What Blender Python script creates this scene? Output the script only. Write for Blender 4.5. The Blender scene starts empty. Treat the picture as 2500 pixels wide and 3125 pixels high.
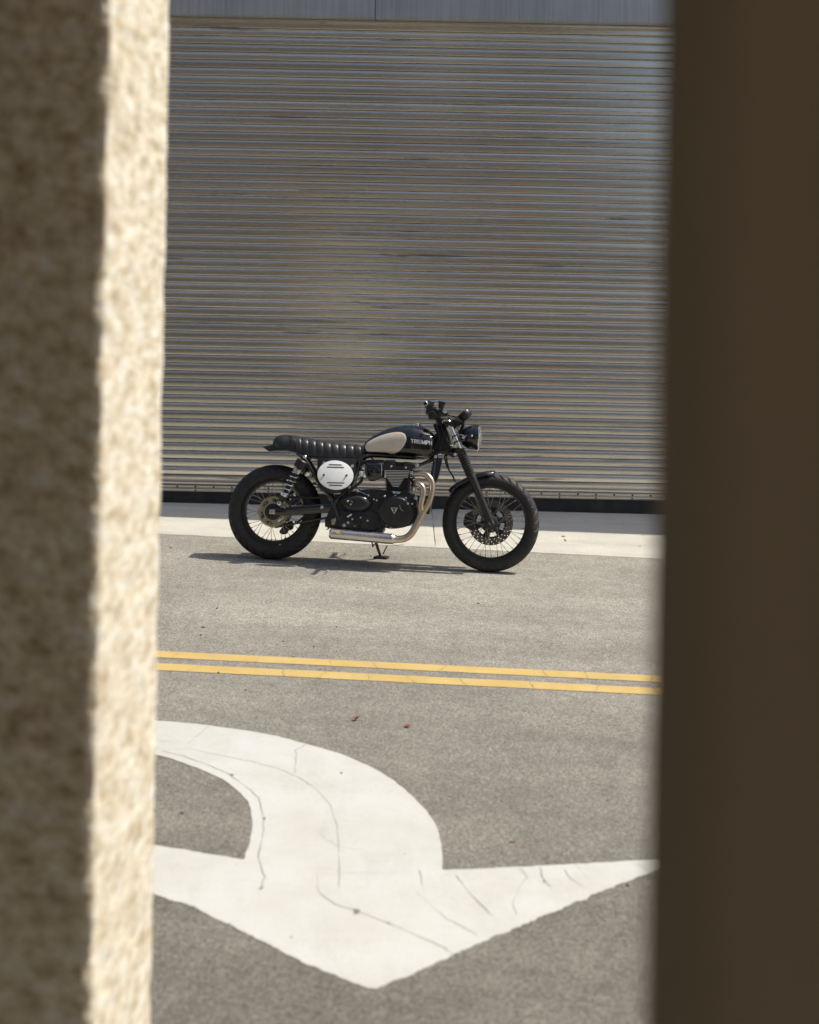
import bpy, bmesh, math, random
from mathutils import Vector, Matrix, noise
random.seed(7)
R = math.radians
scene = bpy.context.scene
COL = scene.collection

# ------------------------------------------------------------------ camera
FPX, HY, CXP, ROLL, CAMH = 4023.0, 925.0, 1250.0, 0.0195, 1.8   # focal length, horizon row and centre column in photo pixels
cam = bpy.data.cameras.new('camera')
cam.sensor_fit = 'HORIZONTAL'
cam.sensor_width = 36.0
cam.lens = FPX / 2500 * 36.0
cam.shift_y = -(1562.5 - HY) / 2500
cam.clip_start, cam.clip_end = 0.05, 2000
cam.dof.use_dof = True
cam.dof.focus_distance = 8.95
cam.dof.aperture_fstop = 3.0
cam_o = bpy.data.objects.new('camera', cam)
cam_o.location = (0, 0, CAMH)
cam_o.rotation_mode = 'QUATERNION'
cam_o.rotation_quaternion = (Matrix.Rotation(R(90), 4, 'X') @ Matrix.Rotation(ROLL, 4, 'Z')).to_quaternion()
COL.objects.link(cam_o)
scene.camera = cam_o

# ------------------------------------------------------------------ sky and sun
SUN = Vector((0.64, 0.150, 1.0)).normalized()
world = bpy.data.worlds.new('World')
scene.world = world
world.use_nodes = True
wn = world.node_tree.nodes
bg = wn.get('Background') or wn.new('ShaderNodeBackground')
sky = wn.new('ShaderNodeTexSky')
sky.sky_type = 'NISHITA'
sky.sun_disc = False
sky.sun_elevation = math.asin(SUN.z)
sky.sun_rotation = math.atan2(SUN.x, SUN.y)
sky.altitude, sky.air_density, sky.dust_density = 50, 1.0, 3.0
world.node_tree.links.new(sky.outputs[0], bg.inputs[0])
bg.inputs[1].default_value = 0.125
sl = bpy.data.lights.new('sun', 'SUN')
sl.energy = 3.9
sl.angle = R(0.53)
sl.color = (1.0, 0.95, 0.84)
so = bpy.data.objects.new('sun', sl)
so.rotation_mode = 'QUATERNION'
so.rotation_quaternion = SUN.to_track_quat('Z', 'Y')
so.location = (6, 4, 12)
COL.objects.link(so)
scene.view_settings.view_transform = 'Standard'
scene.view_settings.look = 'None'
scene.view_settings.gamma = 1.0
scene.view_settings.exposure = 0.16
scene.render.engine = 'CYCLES'
scene.cycles.max_bounces = 6
scene.cycles.diffuse_bounces = 3
scene.cycles.glossy_bounces = 4
scene.cycles.transmission_bounces = 4
scene.cycles.use_denoising = True
scene.cycles.adaptive_threshold = 0.02

# ------------------------------------------------------------------ helpers: points
def ray(px, py):
    x, w = (px - CXP) / FPX, (py - HY) / FPX
    c, s = math.cos(ROLL), math.sin(ROLL)
    return Vector((x * c + w * s, 1.0, -(w * c - x * s)))
def smooth01(t):
    t = min(1, max(0, t)); return t * t * (3 - 2 * t)
GUT = 9.76                                     # where the asphalt meets the concrete apron
def gz(x, y):                                  # the street runs downhill to the right; the apron warps back to level at the door
    s = 0.030 + (0.004 - 0.030) * min(1, max(0, (y - GUT) / (11.5 - GUT)))
    xx = x if abs(x) < 12 else math.copysign(12 + (abs(x) - 12) * 0.25, x)
    return -s * xx
def on_ground(px, py):
    d = ray(px, py)
    t = CAMH / -d.z
    for _ in range(12):
        p = d * t
        t = (CAMH - gz(p.x, p.y)) / -d.z
    p = d * t
    return Vector((p.x, p.y, gz(p.x, p.y)))
def cr(pts, n=6, closed=False):                # Catmull-Rom through points of any dimension
    pts = [Vector(p) for p in pts]
    m = len(pts); out = []
    for i in range(m if closed else m - 1):
        if closed:
            a, b, c, d = pts[i - 1], pts[i], pts[(i + 1) % m], pts[(i + 2) % m]
        else:
            b, c = pts[i], pts[i + 1]
            a = pts[i - 1] if i else b * 2 - c
            d = pts[i + 2] if i + 2 < m else c * 2 - b
        for k in range(n):
            t = k / n
            out.append(0.5 * ((2 * b) + (c - a) * t + (2 * a - 5 * b + 4 * c - d) * t * t + (3 * b - a - 3 * c + d) * t ** 3))
    if not closed: out.append(pts[-1])
    return out
def interp(xs, x):
    if x <= xs[0][0]: return xs[0][1]
    for (a, fa), (b, fb) in zip(xs, xs[1:]):
        if x <= b: return fa + (fb - fa) * (x - a) / (b - a)
    return xs[-1][1]

# ------------------------------------------------------------------ helpers: meshes
def frame_of(d):
    d = d.normalized()
    up = Vector((0, 1, 0)) if abs(d.y) < 0.9 else Vector((0, 0, 1))
    a = d.cross(up).normalized()
    return a, d.cross(a).normalized()
class MB:
    def __init__(self): self.bm = bmesh.new()
    def _ring(self, pts): return [self.bm.verts.new(p) for p in pts]
    def _skin(self, rings, closed=True, cap=True):
        f = self.bm.faces.new
        for r0, r1 in zip(rings, rings[1:]):
            n = len(r0)
            for i in range(n if closed else n - 1):
                j = (i + 1) % n
                f((r0[i], r0[j], r1[j], r1[i]))
        if cap and closed:
            f(rings[0][::-1]); f(rings[-1])
        return self
    def loft(self, rings, closed=True, cap=True):
        return self._skin([self._ring(r) for r in rings], closed, cap)
    def tube(self, path, r, seg=10, cap=True, flat=1.0):
        path = [Vector(p) for p in path]
        rr = r if isinstance(r, (list, tuple)) else [r] * len(path)
        rings = []; a = None
        for i, p in enumerate(path):
            d = (path[min(i + 1, len(path) - 1)] - path[max(i - 1, 0)]).normalized()
            if a is None: a, b = frame_of(d)
            else:
                a = (a - d * a.dot(d)).normalized(); b = d.cross(a)
            rings.append([p + (a * math.cos(t) + b * math.sin(t) * flat) * rr[i] for t in [2 * math.pi * k / seg for k in range(seg)]])
        return self.loft(rings, True, cap)
    def lathe(self, o, ax, prof, seg=24, cap=True, a0=None):
        o = Vector(o); ax = Vector(ax).normalized(); a, b = frame_of(ax)
        if a0 is not None:
            a = (Vector(a0) - ax * Vector(a0).dot(ax)).normalized(); b = ax.cross(a)
        return self.loft([[o + ax * t + (a * math.cos(q) + b * math.sin(q)) * max(r, 1e-4) for q in [2 * math.pi * k / seg for k in range(seg)]] for t, r in prof], True, cap)
    def box(self, lo, hi, bev=0.0):
        x0, y0, z0 = lo; x1, y1, z1 = hi
        v = self._ring([(x0, y0, z0), (x1, y0, z0), (x1, y1, z0), (x0, y1, z0), (x0, y0, z1), (x1, y0, z1), (x1, y1, z1), (x0, y1, z1)])
        fs = [self.bm.faces.new([v[i] for i in q]) for q in ((0, 3, 2, 1), (4, 5, 6, 7), (0, 1, 5, 4), (1, 2, 6, 5), (2, 3, 7, 6), (3, 0, 4, 7))]
        if bev: bmesh.ops.bevel(self.bm, geom=list({e for f in fs for e in f.edges}), offset=bev, segments=2, affect='EDGES', profile=0.6)
        return self
    def prism(self, poly, y0, y1, bev=0.0):    # outline in x-z, extruded sideways
        rings = []
        n = len(poly)
        c = Vector((sum(p[0] for p in poly) / n, sum(p[1] for p in poly) / n))
        def ring(y, inset):
            out = []
            for p in poly:
                d = Vector((p[0], p[1])) - c
                k = max(0, 1 - inset / max(d.length, 1e-6))
                out.append((c.x + d.x * k, y, c.y + d.y * k))
            return out
        if bev:
            s = 1 if y1 > y0 else -1
            b2 = min(bev, abs(y1 - y0) * 0.49)
            rings = [ring(y0, bev), ring(y0 + s * b2 * 0.3, bev * 0.3), ring(y0 + s * b2, 0), ring(y1 - s * b2, 0), ring(y1 - s * b2 * 0.3, bev * 0.3), ring(y1, bev)]
        else: rings = [ring(y0, 0), ring(y1, 0)]
        return self.loft(rings)
    def dome(self, poly, y0, y1, flat=0.5, steps=6):  # a cover: outline at y0, bulging to y1
        n = len(poly)
        c = Vector((sum(p[0] for p in poly) / n, sum(p[1] for p in poly) / n))
        rings = []
        for k in range(steps + 1):
            q = math.pi / 2 * k / steps
            sc = flat + (1 - flat) * math.cos(q)
            y = y0 + (y1 - y0) * math.sin(q)
            rings.append([(c.x + (p[0] - c.x) * sc, y, c.y + (p[1] - c.y) * sc) for p in poly])
        return self.loft(rings)
    def sphere(self, o, r, seg=12, rings=8, sc=(1, 1, 1)):
        o = Vector(o)
        rs = []
        for k in range(rings + 1):
            q = math.pi * k / rings
            rs.append([o + Vector((math.sin(q) * math.cos(t) * r * sc[0], math.sin(q) * math.sin(t) * r * sc[1], math.cos(q) * r * sc[2])) + Vector((0, 0, 0)) for t in [2 * math.pi * j / seg for j in range(seg)]])
        self.loft(rs, True, False)
        bmesh.ops.remove_doubles(self.bm, verts=self.bm.verts[:], dist=1e-6)
        return self
    def bolt(self, o, ax, r, h=0.006):
        return self.lathe(o, ax, [(-0.004, r * 1.35), (0, r * 1.35), (0.001, r), (h * 0.8, r), (h, r * 0.75), (h, r * 0.4), (h * 0.4, r * 0.38)], 10)
    def mesh(self, name, mat, angle=38):
        bmesh.ops.recalc_face_normals(self.bm, faces=self.bm.faces[:])
        me = bpy.data.meshes.new(name)
        self.bm.to_mesh(me); self.bm.free()
        for p in me.polygons: p.use_smooth = True
        me.set_sharp_from_angle(angle=R(angle))
        me.materials.append(mat)
        return me
    def build(self, name, mat, parent=None, loc=(0, 0, 0), angle=38):
        return link(name, self.mesh(name, mat, angle), parent, loc)
def link(name, data, parent=None, loc=(0, 0, 0)):
    o = bpy.data.objects.new(name, data)
    o.location = loc
    o.parent = parent
    COL.objects.link(o)
    return o
def tag(o, label=None, cat=None, group=None, kind=None):
    for k, v in (('label', label), ('category', cat), ('group', group), ('kind', kind)):
        if v: o[k] = v
    return o

# ------------------------------------------------------------------ materials
class NT:
    def __init__(self, name):
        self.m = bpy.data.materials.new(name); self.m.use_nodes = True
        self.t = self.m.node_tree; self.b = self.t.nodes['Principled BSDF']
    def n(self, kind, **kw):
        nd = self.t.nodes.new(kind)
        for k, v in kw.items():
            if k in nd.inputs: nd.inputs[k].default_value = v
            else: setattr(nd, k, v)
        return nd
    def l(self, a, b): self.t.links.new(a, b)
    def coords(self, scale=(1, 1, 1), kind='Object'):
        tc = self.n('ShaderNodeTexCoord'); mp = self.n('ShaderNodeMapping')
        mp.inputs['Scale'].default_value = scale
        self.l(tc.outputs[kind], mp.inputs['Vector'])
        return mp.outputs['Vector']
    def noise(self, vec, scale, detail=4, rough=0.6):
        nd = self.n('ShaderNodeTexNoise'); nd.inputs['Scale'].default_value = scale
        nd.inputs['Detail'].default_value = detail; nd.inputs['Roughness'].default_value = rough
        self.l(vec, nd.inputs['Vector']); return nd.outputs['Fac']
    def ramp(self, fac, stops):
        nd = self.n('ShaderNodeValToRGB')
        e = nd.color_ramp.elements
        while len(e) < len(stops): e.new(0.5)
        for s, (p, c) in zip(e, stops):
            s.position = p; s.color = (c, c, c, 1) if isinstance(c, (int, float)) else (*c, 1)
        self.l(fac, nd.inputs['Fac']); return nd.outputs['Color']
    def mix(self, fac, a, b, blend='MIX'):
        nd = self.n('ShaderNodeMix', data_type='RGBA', blend_type=blend)
        for s, v in ((0, fac), (6, a), (7, b)):
            if isinstance(v, bpy.types.NodeSocket): self.l(v, nd.inputs[s])
            else: nd.inputs[s].default_value = v if not isinstance(v, tuple) else (*v[:3], 1)
        return nd.outputs[2]
    def bump(self, h, strength=0.3, dist=0.005):
        nd = self.n('ShaderNodeBump'); nd.inputs['Strength'].default_value = strength; nd.inputs['Distance'].default_value = dist
        self.l(h, nd.inputs['Height']); self.l(nd.outputs[0], self.b.inputs['Normal'])
    def set(self, **kw):
        for k, v in kw.items():
            s = self.b.inputs[k.replace('_', ' ')]
            if isinstance(v, bpy.types.NodeSocket): self.l(v, s)
            else: s.default_value = (*v, 1) if isinstance(v, tuple) else v
        return self
M = {}
def simple(name, col, rough=0.5, metal=0.0, coat=0.0, var=0.15, scale=30, bump=0.0, bscale=200):
    t = NT(name)
    v = t.coords()
    f = t.noise(v, scale, 5)
    lo = tuple(c * (1 - var) for c in col); hi = tuple(min(1, c * (1 + var)) for c in col)
    t.set(Base_Color=t.ramp(f, [(0.3, lo), (0.7, hi)]), Metallic=metal)
    rr = t.ramp(t.noise(v, scale * 2.3, 4), [(0.3, max(0.02, rough * 0.8)), (0.75, min(1, rough * 1.25))])
    t.set(Roughness=rr)
    if coat: t.set(Coat_Weight=coat, Coat_Roughness=0.04)
    if bump: t.bump(t.noise(v, bscale, 4), bump, 0.002)
    M[name] = t.m
    return t.m
simple('gloss_black', (0.010, 0.011, 0.013), 0.16, 0, 0.8)
simple('satin_black', (0.016, 0.016, 0.016), 0.42, bump=0.05)
simple('engine_black', (0.026, 0.026, 0.027), 0.33, 0.1, bump=0.08, bscale=600)
simple('rubber', (0.036, 0.033, 0.029), 0.66, bump=0.15, bscale=120, var=0.35, scale=14)
simple('plastic_black', (0.014, 0.014, 0.014), 0.5)
simple('chrome', (0.72, 0.71, 0.69), 0.12, 1.0, var=0.05)
simple('steel', (0.62, 0.60, 0.57), 0.32, 0.75, var=0.2)
simple('fin_edge', (0.86, 0.83, 0.76), 0.4, 0.2, var=0.1)
simple('white_plate', (0.70, 0.71, 0.70), 0.5, var=0.05, bump=0.05)
simple('white_print', (0.90, 0.89, 0.86), 0.5, var=0.02)
simple('bronze', (0.68, 0.60, 0.48), 0.42, 0.1, var=0.06, bump=0.1, bscale=900)
simple('brass', (0.42, 0.38, 0.25), 0.42, 0.75, var=0.25, scale=60)
simple('chain', (0.10, 0.085, 0.06), 0.5, 0.6, var=0.4, scale=90)
simple('disc', (0.16, 0.15, 0.14), 0.38, 0.8, var=0.2)
simple('spoke', (0.42, 0.41, 0.39), 0.28, 1.0, var=0.1)
simple('badge_gold', (0.60, 0.42, 0.18), 0.4, 0.5)
simple('badge_blue', (0.45, 0.55, 0.66), 0.4, 0.3)
simple('off_white', (0.62, 0.61, 0.56), 0.5)
simple('dark_gap', (0.010, 0.010, 0.012), 0.8)
simple('leaf_red', (0.30, 0.035, 0.03), 0.6, var=0.4, scale=200)
simple('leaf_pink', (0.52, 0.14, 0.12), 0.6, var=0.3, scale=200)
simple('leaf_tan', (0.55, 0.42, 0.30), 0.6, var=0.3, scale=200)
simple('leaf_green', (0.05, 0.30, 0.10), 0.6, var=0.3, scale=200)
simple('bark_bit', (0.06, 0.05, 0.04), 0.9)
simple('crack_grey', (0.20, 0.19, 0.17), 0.9, var=0.4, scale=300)
simple('rust', (0.36, 0.17, 0.05), 0.8, var=0.4, scale=150)
t = NT('rubber'); v = t.coords()                 # tyre rubber with road dust
c = t.ramp(t.noise(v, 14, 4), [(0.3, (0.013, 0.012, 0.011)), (0.7, (0.024, 0.022, 0.020))])
c = t.mix(t.ramp(t.noise(v, 5, 4, 0.7), [(0.52, 0.0), (0.78, 0.45)]), c, (0.075, 0.060, 0.045))
t.set(Base_Color=c, Roughness=t.ramp(t.noise(v, 30, 3), [(0.3, 0.5), (0.7, 0.75)])); t.bump(t.noise(v, 120, 3), 0.12, 0.002); M['rubber'] = t.m
for nm in ('chrome',):
    for ln_ in list(M[nm].node_tree.links):
        if ln_.to_socket.name == 'Roughness': M[nm].node_tree.links.remove(ln_)
    M[nm].node_tree.nodes['Principled BSDF'].inputs['Roughness'].default_value = 0.13
t = NT('leather')                                # seat leather
v = t.coords()
t.set(Base_Color=t.ramp(t.noise(v, 25), [(0.3, (0.017, 0.017, 0.018)), (0.7, (0.034, 0.034, 0.036))]), Roughness=t.ramp(t.noise(v, 60), [(0.3, 0.28), (0.7, 0.42)]))
t.bump(t.noise(v, 90, 6, 0.7), 0.25, 0.003); M['leather'] = t.m
def heated(name, c1, c2, rough):
    t = NT(name); v = t.coords((1, 1, 1))
    f = t.noise(v, 7, 3)
    t.set(Base_Color=t.ramp(f, [(0.35, c1), (0.62, c2)]), Metallic=0.92, Roughness=t.ramp(t.noise(t.coords((1, 1, 1)), 12, 2), [(0.3, rough * 0.9), (0.7, rough * 1.12)]))
    M[name] = t.m
heated('header_steel', (0.60, 0.43, 0.28), (0.68, 0.57, 0.43), 0.33)
heated('muffler_steel', (0.68, 0.64, 0.58), (0.75, 0.72, 0.67), 0.27)
t = NT('lens_glass')
t.set(Base_Color=(0.9, 0.93, 0.92), Roughness=0.05, Transmission_Weight=0.9, IOR=1.45); M['lens_glass'] = t.m

def asphalt():
    t = NT('asphalt'); v = t.coords((1, 1, 1))
    agg = t.n('ShaderNodeTexVoronoi'); agg.inputs['Scale'].default_value = 185; t.l(v, agg.inputs['Vector'])
    fine = t.noise(v, 330, 1, 0.7)
    big = t.noise(v, 0.9, 3, 0.6); mid = t.noise(v, 9, 2, 0.65)
    bw = t.n('ShaderNodeSeparateColor'); t.l(agg.outputs['Color'], bw.inputs[0])
    stone = t.ramp(bw.outputs[0], [(0.0, (0.140, 0.129, 0.110)), (0.35, (0.258, 0.240, 0.205)), (0.75, (0.322, 0.301, 0.260)), (1.0, (0.49, 0.462, 0.405))])
    pit = t.ramp(t.noise(v, 150, 2, 0.75), [(0.28, 0.25), (0.42, 1.0)])
    c = t.mix(1.0, stone, pit, 'MULTIPLY')
    c = t.mix(1.0, c, t.ramp(fine, [(0.25, 0.72), (0.75, 1.24)]), 'MULTIPLY')
    c = t.mix(1.0, c, t.ramp(mid, [(0.3, 0.90), (0.7, 1.10)]), 'MULTIPLY')
    c = t.mix(1.0, c, t.ramp(big, [(0.3, 0.86), (0.72, 1.12)]), 'MULTIPLY')
    c = t.mix(1.0, c, t.ramp(t.noise(t.coords((0.16, 1.5, 1)), 1.4, 3, 0.6), [(0.34, 0.88), (0.62, 1.06)]), 'MULTIPLY')   # traffic wear along the lanes
    sp = t.n('ShaderNodeSeparateXYZ'); t.l(v, sp.inputs[0])      # view-angle falloff painted in: the colour darkens towards the camera
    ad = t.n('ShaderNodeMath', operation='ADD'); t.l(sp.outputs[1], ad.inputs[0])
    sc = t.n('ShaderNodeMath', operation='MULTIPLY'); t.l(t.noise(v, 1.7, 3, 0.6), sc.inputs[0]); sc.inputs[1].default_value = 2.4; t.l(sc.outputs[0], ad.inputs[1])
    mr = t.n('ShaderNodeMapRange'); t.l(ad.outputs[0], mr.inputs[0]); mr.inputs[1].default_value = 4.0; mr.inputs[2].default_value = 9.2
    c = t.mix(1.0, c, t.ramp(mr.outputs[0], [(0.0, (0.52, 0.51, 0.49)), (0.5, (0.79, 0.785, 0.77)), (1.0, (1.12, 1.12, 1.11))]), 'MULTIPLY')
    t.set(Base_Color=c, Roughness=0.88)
    h = t.mix(0.5, t.ramp(agg.outputs['Distance'], [(0.0, 1.0), (0.6, 0.0)]), fine)
    t.bump(h, 0.55, 0.006); M['asphalt'] = t.m
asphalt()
def concrete(name, c1, c2, specks=True):
    t = NT(name); v = t.coords()
    c = t.ramp(t.noise(v, 3.0, 6, 0.65), [(0.3, c1), (0.7, c2)])
    c = t.mix(1.0, c, t.ramp(t.noise(v, 160, 4, 0.7), [(0.3, 0.80), (0.65, 1.10)]), 'MULTIPLY')
    c = t.mix(1.0, c, t.ramp(t.noise(v, 45, 3, 0.6), [(0.27, 0.62), (0.36, 1.0)]), 'MULTIPLY')
    c = t.mix(1.0, c, t.ramp(t.noise(t.coords((0.7, 3.0, 1)), 1.2, 4, 0.6), [(0.3, 0.88), (0.7, 1.06)]), 'MULTIPLY')
    t.set(Base_Color=c, Roughness=0.85)
    t.bump(t.noise(v, 120, 5, 0.7), 0.35, 0.004); M[name] = t.m
concrete('concrete', (0.54, 0.51, 0.43), (0.64, 0.61, 0.53))
concrete('wall_grey', (0.36, 0.34, 0.30), (0.46, 0.44, 0.40))
concrete('pale_stone', (0.80, 0.72, 0.60), (0.86, 0.79, 0.68))
concrete('added_passage', (0.56, 0.455, 0.33), (0.64, 0.53, 0.395))
concrete('opposite_wall', (0.13, 0.11, 0.085), (0.18, 0.15, 0.115))
def paint(name, c1, c2, c3):
    t = NT(name); v = t.coords()
    c = t.ramp(t.noise(v, 2.6, 6, 0.65), [(0.28, c1), (0.55, c2), (0.8, c3)])
    c = t.mix(1.0, c, t.ramp(t.noise(t.coords((1, 5, 1)), 7, 5, 0.7), [(0.26, 0.88), (0.42, 1.0)]), 'MULTIPLY')
    c = t.mix(1.0, c, t.ramp(t.noise(v, 240, 3, 0.7), [(0.25, 0.87), (0.6, 1.03)]), 'MULTIPLY')
    worn = t.mix(1.0, t.ramp(t.noise(v, 170, 3, 0.75), [(0.59, 0.0), (0.67, 1.0)]), t.ramp(t.noise(v, 1.9, 5, 0.7), [(0.42, 0.0), (0.66, 0.8)]), 'MULTIPLY')
    c = t.mix(worn, c, (0.24, 0.22, 0.19))                       # stone tips showing through worn paint
    grime = t.ramp(t.noise(t.coords((1.6, 0.5, 1)), 2.2, 5, 0.7), [(0.52, 1.0), (0.78, 0.84)])
    c = t.mix(1.0, c, grime, 'MULTIPLY')
    t.set(Base_Color=c, Roughness=0.75)
    t.bump(t.noise(v, 170, 3, 0.7), 0.45, 0.004); M[name] = t.m
paint('white_paint', (0.495, 0.488, 0.435), (0.555, 0.552, 0.515), (0.58, 0.58, 0.56))
paint('yellow_paint', (0.50, 0.345, 0.105), (0.57, 0.405, 0.145), (0.60, 0.445, 0.18))
def shutter():
    t = NT('shutter_steel'); v = t.coords((1, 1, 1), 'Generated')
    tc = t.n('ShaderNodeNewGeometry'); pos = tc.outputs['Position']
    def mp(s):
        m = t.n('ShaderNodeMapping'); m.inputs['Scale'].default_value = s; t.l(pos, m.inputs['Vector']); return m.outputs[0]
    oi = t.n('ShaderNodeObjectInfo')
    base = t.ramp(t.noise(mp((0.35, 1, 1.1)), 1.6, 5, 0.6), [(0.3, (0.62, 0.58, 0.515)), (0.7, (0.71, 0.675, 0.61))])
    base = t.mix(1.0, base, t.ramp(oi.outputs['Random'], [(0.0, 0.86), (1.0, 1.10)]), 'MULTIPLY')
    smear = t.ramp(t.noise(mp((1.5, 1, 46)), 1.0, 5, 0.62), [(0.57, 0.0), (0.66, 0.85)])      # dark rub marks along the curtain
    band = t.ramp(t.noise(mp((0.12, 1, 3.4)), 1.0, 3, 0.5), [(0.43, 0.0), (0.55, 1.0)])
    rub = t.mix(1.0, smear, band, 'MULTIPLY')
    base = t.mix(rub, base, (0.22, 0.205, 0.19))
    chalk = t.mix(1.0, t.ramp(t.noise(mp((3, 1, 22)), 1.3, 7, 0.75), [(0.60, 0.0), (0.75, 0.45)]), t.ramp(t.noise(mp((0.5, 1, 1.2)), 1.0, 2, 0.5), [(0.58, 0.0), (0.70, 1.0)]), 'MULTIPLY')
    base = t.mix(chalk, base, (0.62, 0.60, 0.56))
    grit = t.ramp(t.noise(mp((60, 60, 260)), 1.0, 2, 0.7), [(0.3, 0.95), (0.7, 1.04)])
    base = t.mix(1.0, base, grit, 'MULTIPLY')
    rg = t.mix(rub, t.ramp(t.noise(mp((0.8, 1, 6)), 1.5, 4), [(0.3, 0.19), (0.7, 0.23)]), (0.6, 0.6, 0.6))
    t.set(Base_Color=base, Metallic=0.84, Roughness=rg)
    t.bump(t.noise(mp((0.7, 1, 5)), 1.2, 2), 0.05, 0.003); M['shutter_steel'] = t.m
shutter()
t = NT('fascia_paint'); v = t.coords()
t.set(Base_Color=t.mix(1.0, t.ramp(t.noise(v, 2, 4), [(0.3, (0.36, 0.39, 0.43)), (0.7, (0.43, 0.46, 0.49))]), t.ramp(t.noise(t.coords((34, 1, 1.2)), 1.0, 4, 0.6), [(0.3, 0.82), (0.6, 1.05)]), 'MULTIPLY'), Roughness=0.38, Metallic=0.35)
M['fascia_paint'] = t.m
t = NT('rough_stone'); v = t.coords((0.8, 0.42, 1))
c = t.ramp(t.noise(v, 33, 3, 0.55), [(0.30, (0.46, 0.37, 0.24)), (0.42, (0.67, 0.58, 0.425)), (0.54, (0.77, 0.70, 0.555)), (0.68, (0.83, 0.80, 0.72))])
c = t.mix(1.0, c, t.ramp(t.noise(v, 60, 4, 0.7), [(0.3, 0.78), (0.6, 1.06)]), 'MULTIPLY')
c = t.mix(t.ramp(t.noise(v, 5.0, 3, 0.5), [(0.62, 0.0), (0.75, 0.5)]), c, (0.42, 0.31, 0.22))
t.set(Base_Color=c, Roughness=0.9); t.bump(t.noise(v, 36, 3, 0.6), 0.5, 0.015); M['rough_stone'] = t.m
t = NT('brown_post'); v = t.coords((1, 1, 0.6))
t.set(Base_Color=t.ramp(t.noise(v, 4, 5), [(0.3, (0.70, 0.58, 0.43)), (0.7, (0.78, 0.66, 0.50))]), Roughness=0.7)
t.bump(t.noise(v, 70, 5, 0.7), 0.3, 0.006); M['brown_post'] = t.m

# ------------------------------------------------------------------ ground, road, apron
def sheet(name, mat, x0, x1, nx, y0, y1, ny, dz, zf=gz):
    bm = bmesh.new(); vs = []
    for j in range(ny + 1):
        for i in range(nx + 1):
            x, y = x0 + (x1 - x0) * i / nx, y0 + (y1 - y0) * j / ny
            vs.append(bm.verts.new((x, y, zf(x, y) + dz)))
    for j in range(ny):
        for i in range(nx):
            a = j * (nx + 1) + i
            bm.faces.new((vs[a], vs[a + 1], vs[a + nx + 2], vs[a + nx + 1]))
    me = bpy.data.meshes.new(name); bm.to_mesh(me); bm.free(); me.materials.append(mat)
    return link(name, me)
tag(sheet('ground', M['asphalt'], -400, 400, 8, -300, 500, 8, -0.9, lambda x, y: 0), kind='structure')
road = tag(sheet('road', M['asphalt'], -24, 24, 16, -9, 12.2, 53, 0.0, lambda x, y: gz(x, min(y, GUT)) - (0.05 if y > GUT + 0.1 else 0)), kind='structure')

def strip_sheet(name, mat, pairs, dz, parent):   # a painted band between two point lists
    mb = MB(); bm = mb.bm; prev = None
    for a, b in pairs:
        pa, pb = Vector(a), Vector(b)
        v = [bm.verts.new(p + Vector((0, 0, dz))) for p in (pa, pb)]
        if prev: bm.faces.new((prev[0], v[0], v[1], prev[1]))
        prev = v
    return mb.build(name, mat, parent)
def wob(x, k, amp): return amp * (noise.noise(Vector((x * 9, k * 7.3, 1.7))) + 0.6 * noise.noise(Vector((x * 38, k * 3.1, 5.2))))
for k, (ya, yb) in enumerate(((6.585, 6.470), (6.368, 6.252))):
    pr = []
    for i in range(401):
        x = -16 + 32 * i / 400
        y0, y1 = ya + wob(x, k, 0.004), yb + wob(x, k + 5, 0.004)
        pr.append(((x, y0, gz(x, y0)), (x, y1, gz(x, y1))))
    ln = strip_sheet('yellow_line', M['yellow_paint'], pr, 0.002, road)
    tag(ln, ['far line of the yellow double line', 'near line of the yellow double line'][k])
    cm = MB()
    xs = [[-0.70, -0.36, -0.15, 0.22, 0.70, 0.91, 1.24, -1.1, -1.62, 1.7], [-0.97, -0.58, -0.36, 0.02, -0.16, 0.27, 0.62, 0.95, 1.21, -1.4, 1.5]][k]
    for x in xs:                                 # cracks across the paint
        d = random.uniform(-0.06, 0.06); w = random.uniform(0.0008, 0.0017); prev = None
        for q in range(8):
            yy = ya + 0.003 - (ya - yb + 0.006) * q / 7
            xx = x + d * q / 7 + random.uniform(-0.008, 0.008); ww = w * random.uniform(0.5, 1.6)
            v = [cm.bm.verts.new((xx + s * ww, yy, gz(xx, yy) + 0.0030)) for s in (-1, 1)]
            if prev: cm.bm.faces.new((prev[0], prev[1], v[1], v[0]))
            prev = v
    tag(cm.build('crack', M['crack_grey'], ln), kind='stuff')

# white turn arrow, outline traced on the street surface
def zg(X, Y): return on_ground(440 + X * 0.9391, 1960 + Y * 0.9391)
outer = [(-900, 205), (-600, 226), (-300, 243), (-120, 251), (30, 256), (120, 262), (215, 272), (400, 300), (530, 333), (660, 372), (790, 437), (880, 510), (940, 580), (965, 660), (970, 742)]
right_wing = [(1100, 737), (1250, 730), (1400, 722), (1550, 714), (1690, 707)]
tip_edge = [(1686, 730), (1600, 766), (1500, 806), (1380, 858), (1250, 912), (1120, 968), (1000, 1022), (900, 1068), (800, 1112), (760, 1130), (725, 1130), (640, 1094), (520, 1044), (400, 985), (290, 927), (160, 862), (30, 822), (-250, 700), (-588, 559)]
left_wing = [(-300, 606), (30, 660), (180, 684), (325, 708)]
inner = [(345, 640), (350, 575), (330, 510), (250, 445), (130, 395), (30, 365), (-120, 337), (-300, 318), (-600, 298), (-900, 276)]
def ruffle(pts, n, amp):
    out = []
    for a, b in zip(pts, pts[1:]):
        for k in range(n):
            p = a.lerp(b, k / n)
            j = Vector((noise.noise(p * 23), noise.noise(p * 23 + Vector((9, 4, 2))), 0)) + 0.7 * Vector((noise.noise(p * 90), noise.noise(p * 90 + Vector((3, 8, 1))), 0))
            out.append(p + j * amp)
    return out
segs = []
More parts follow.
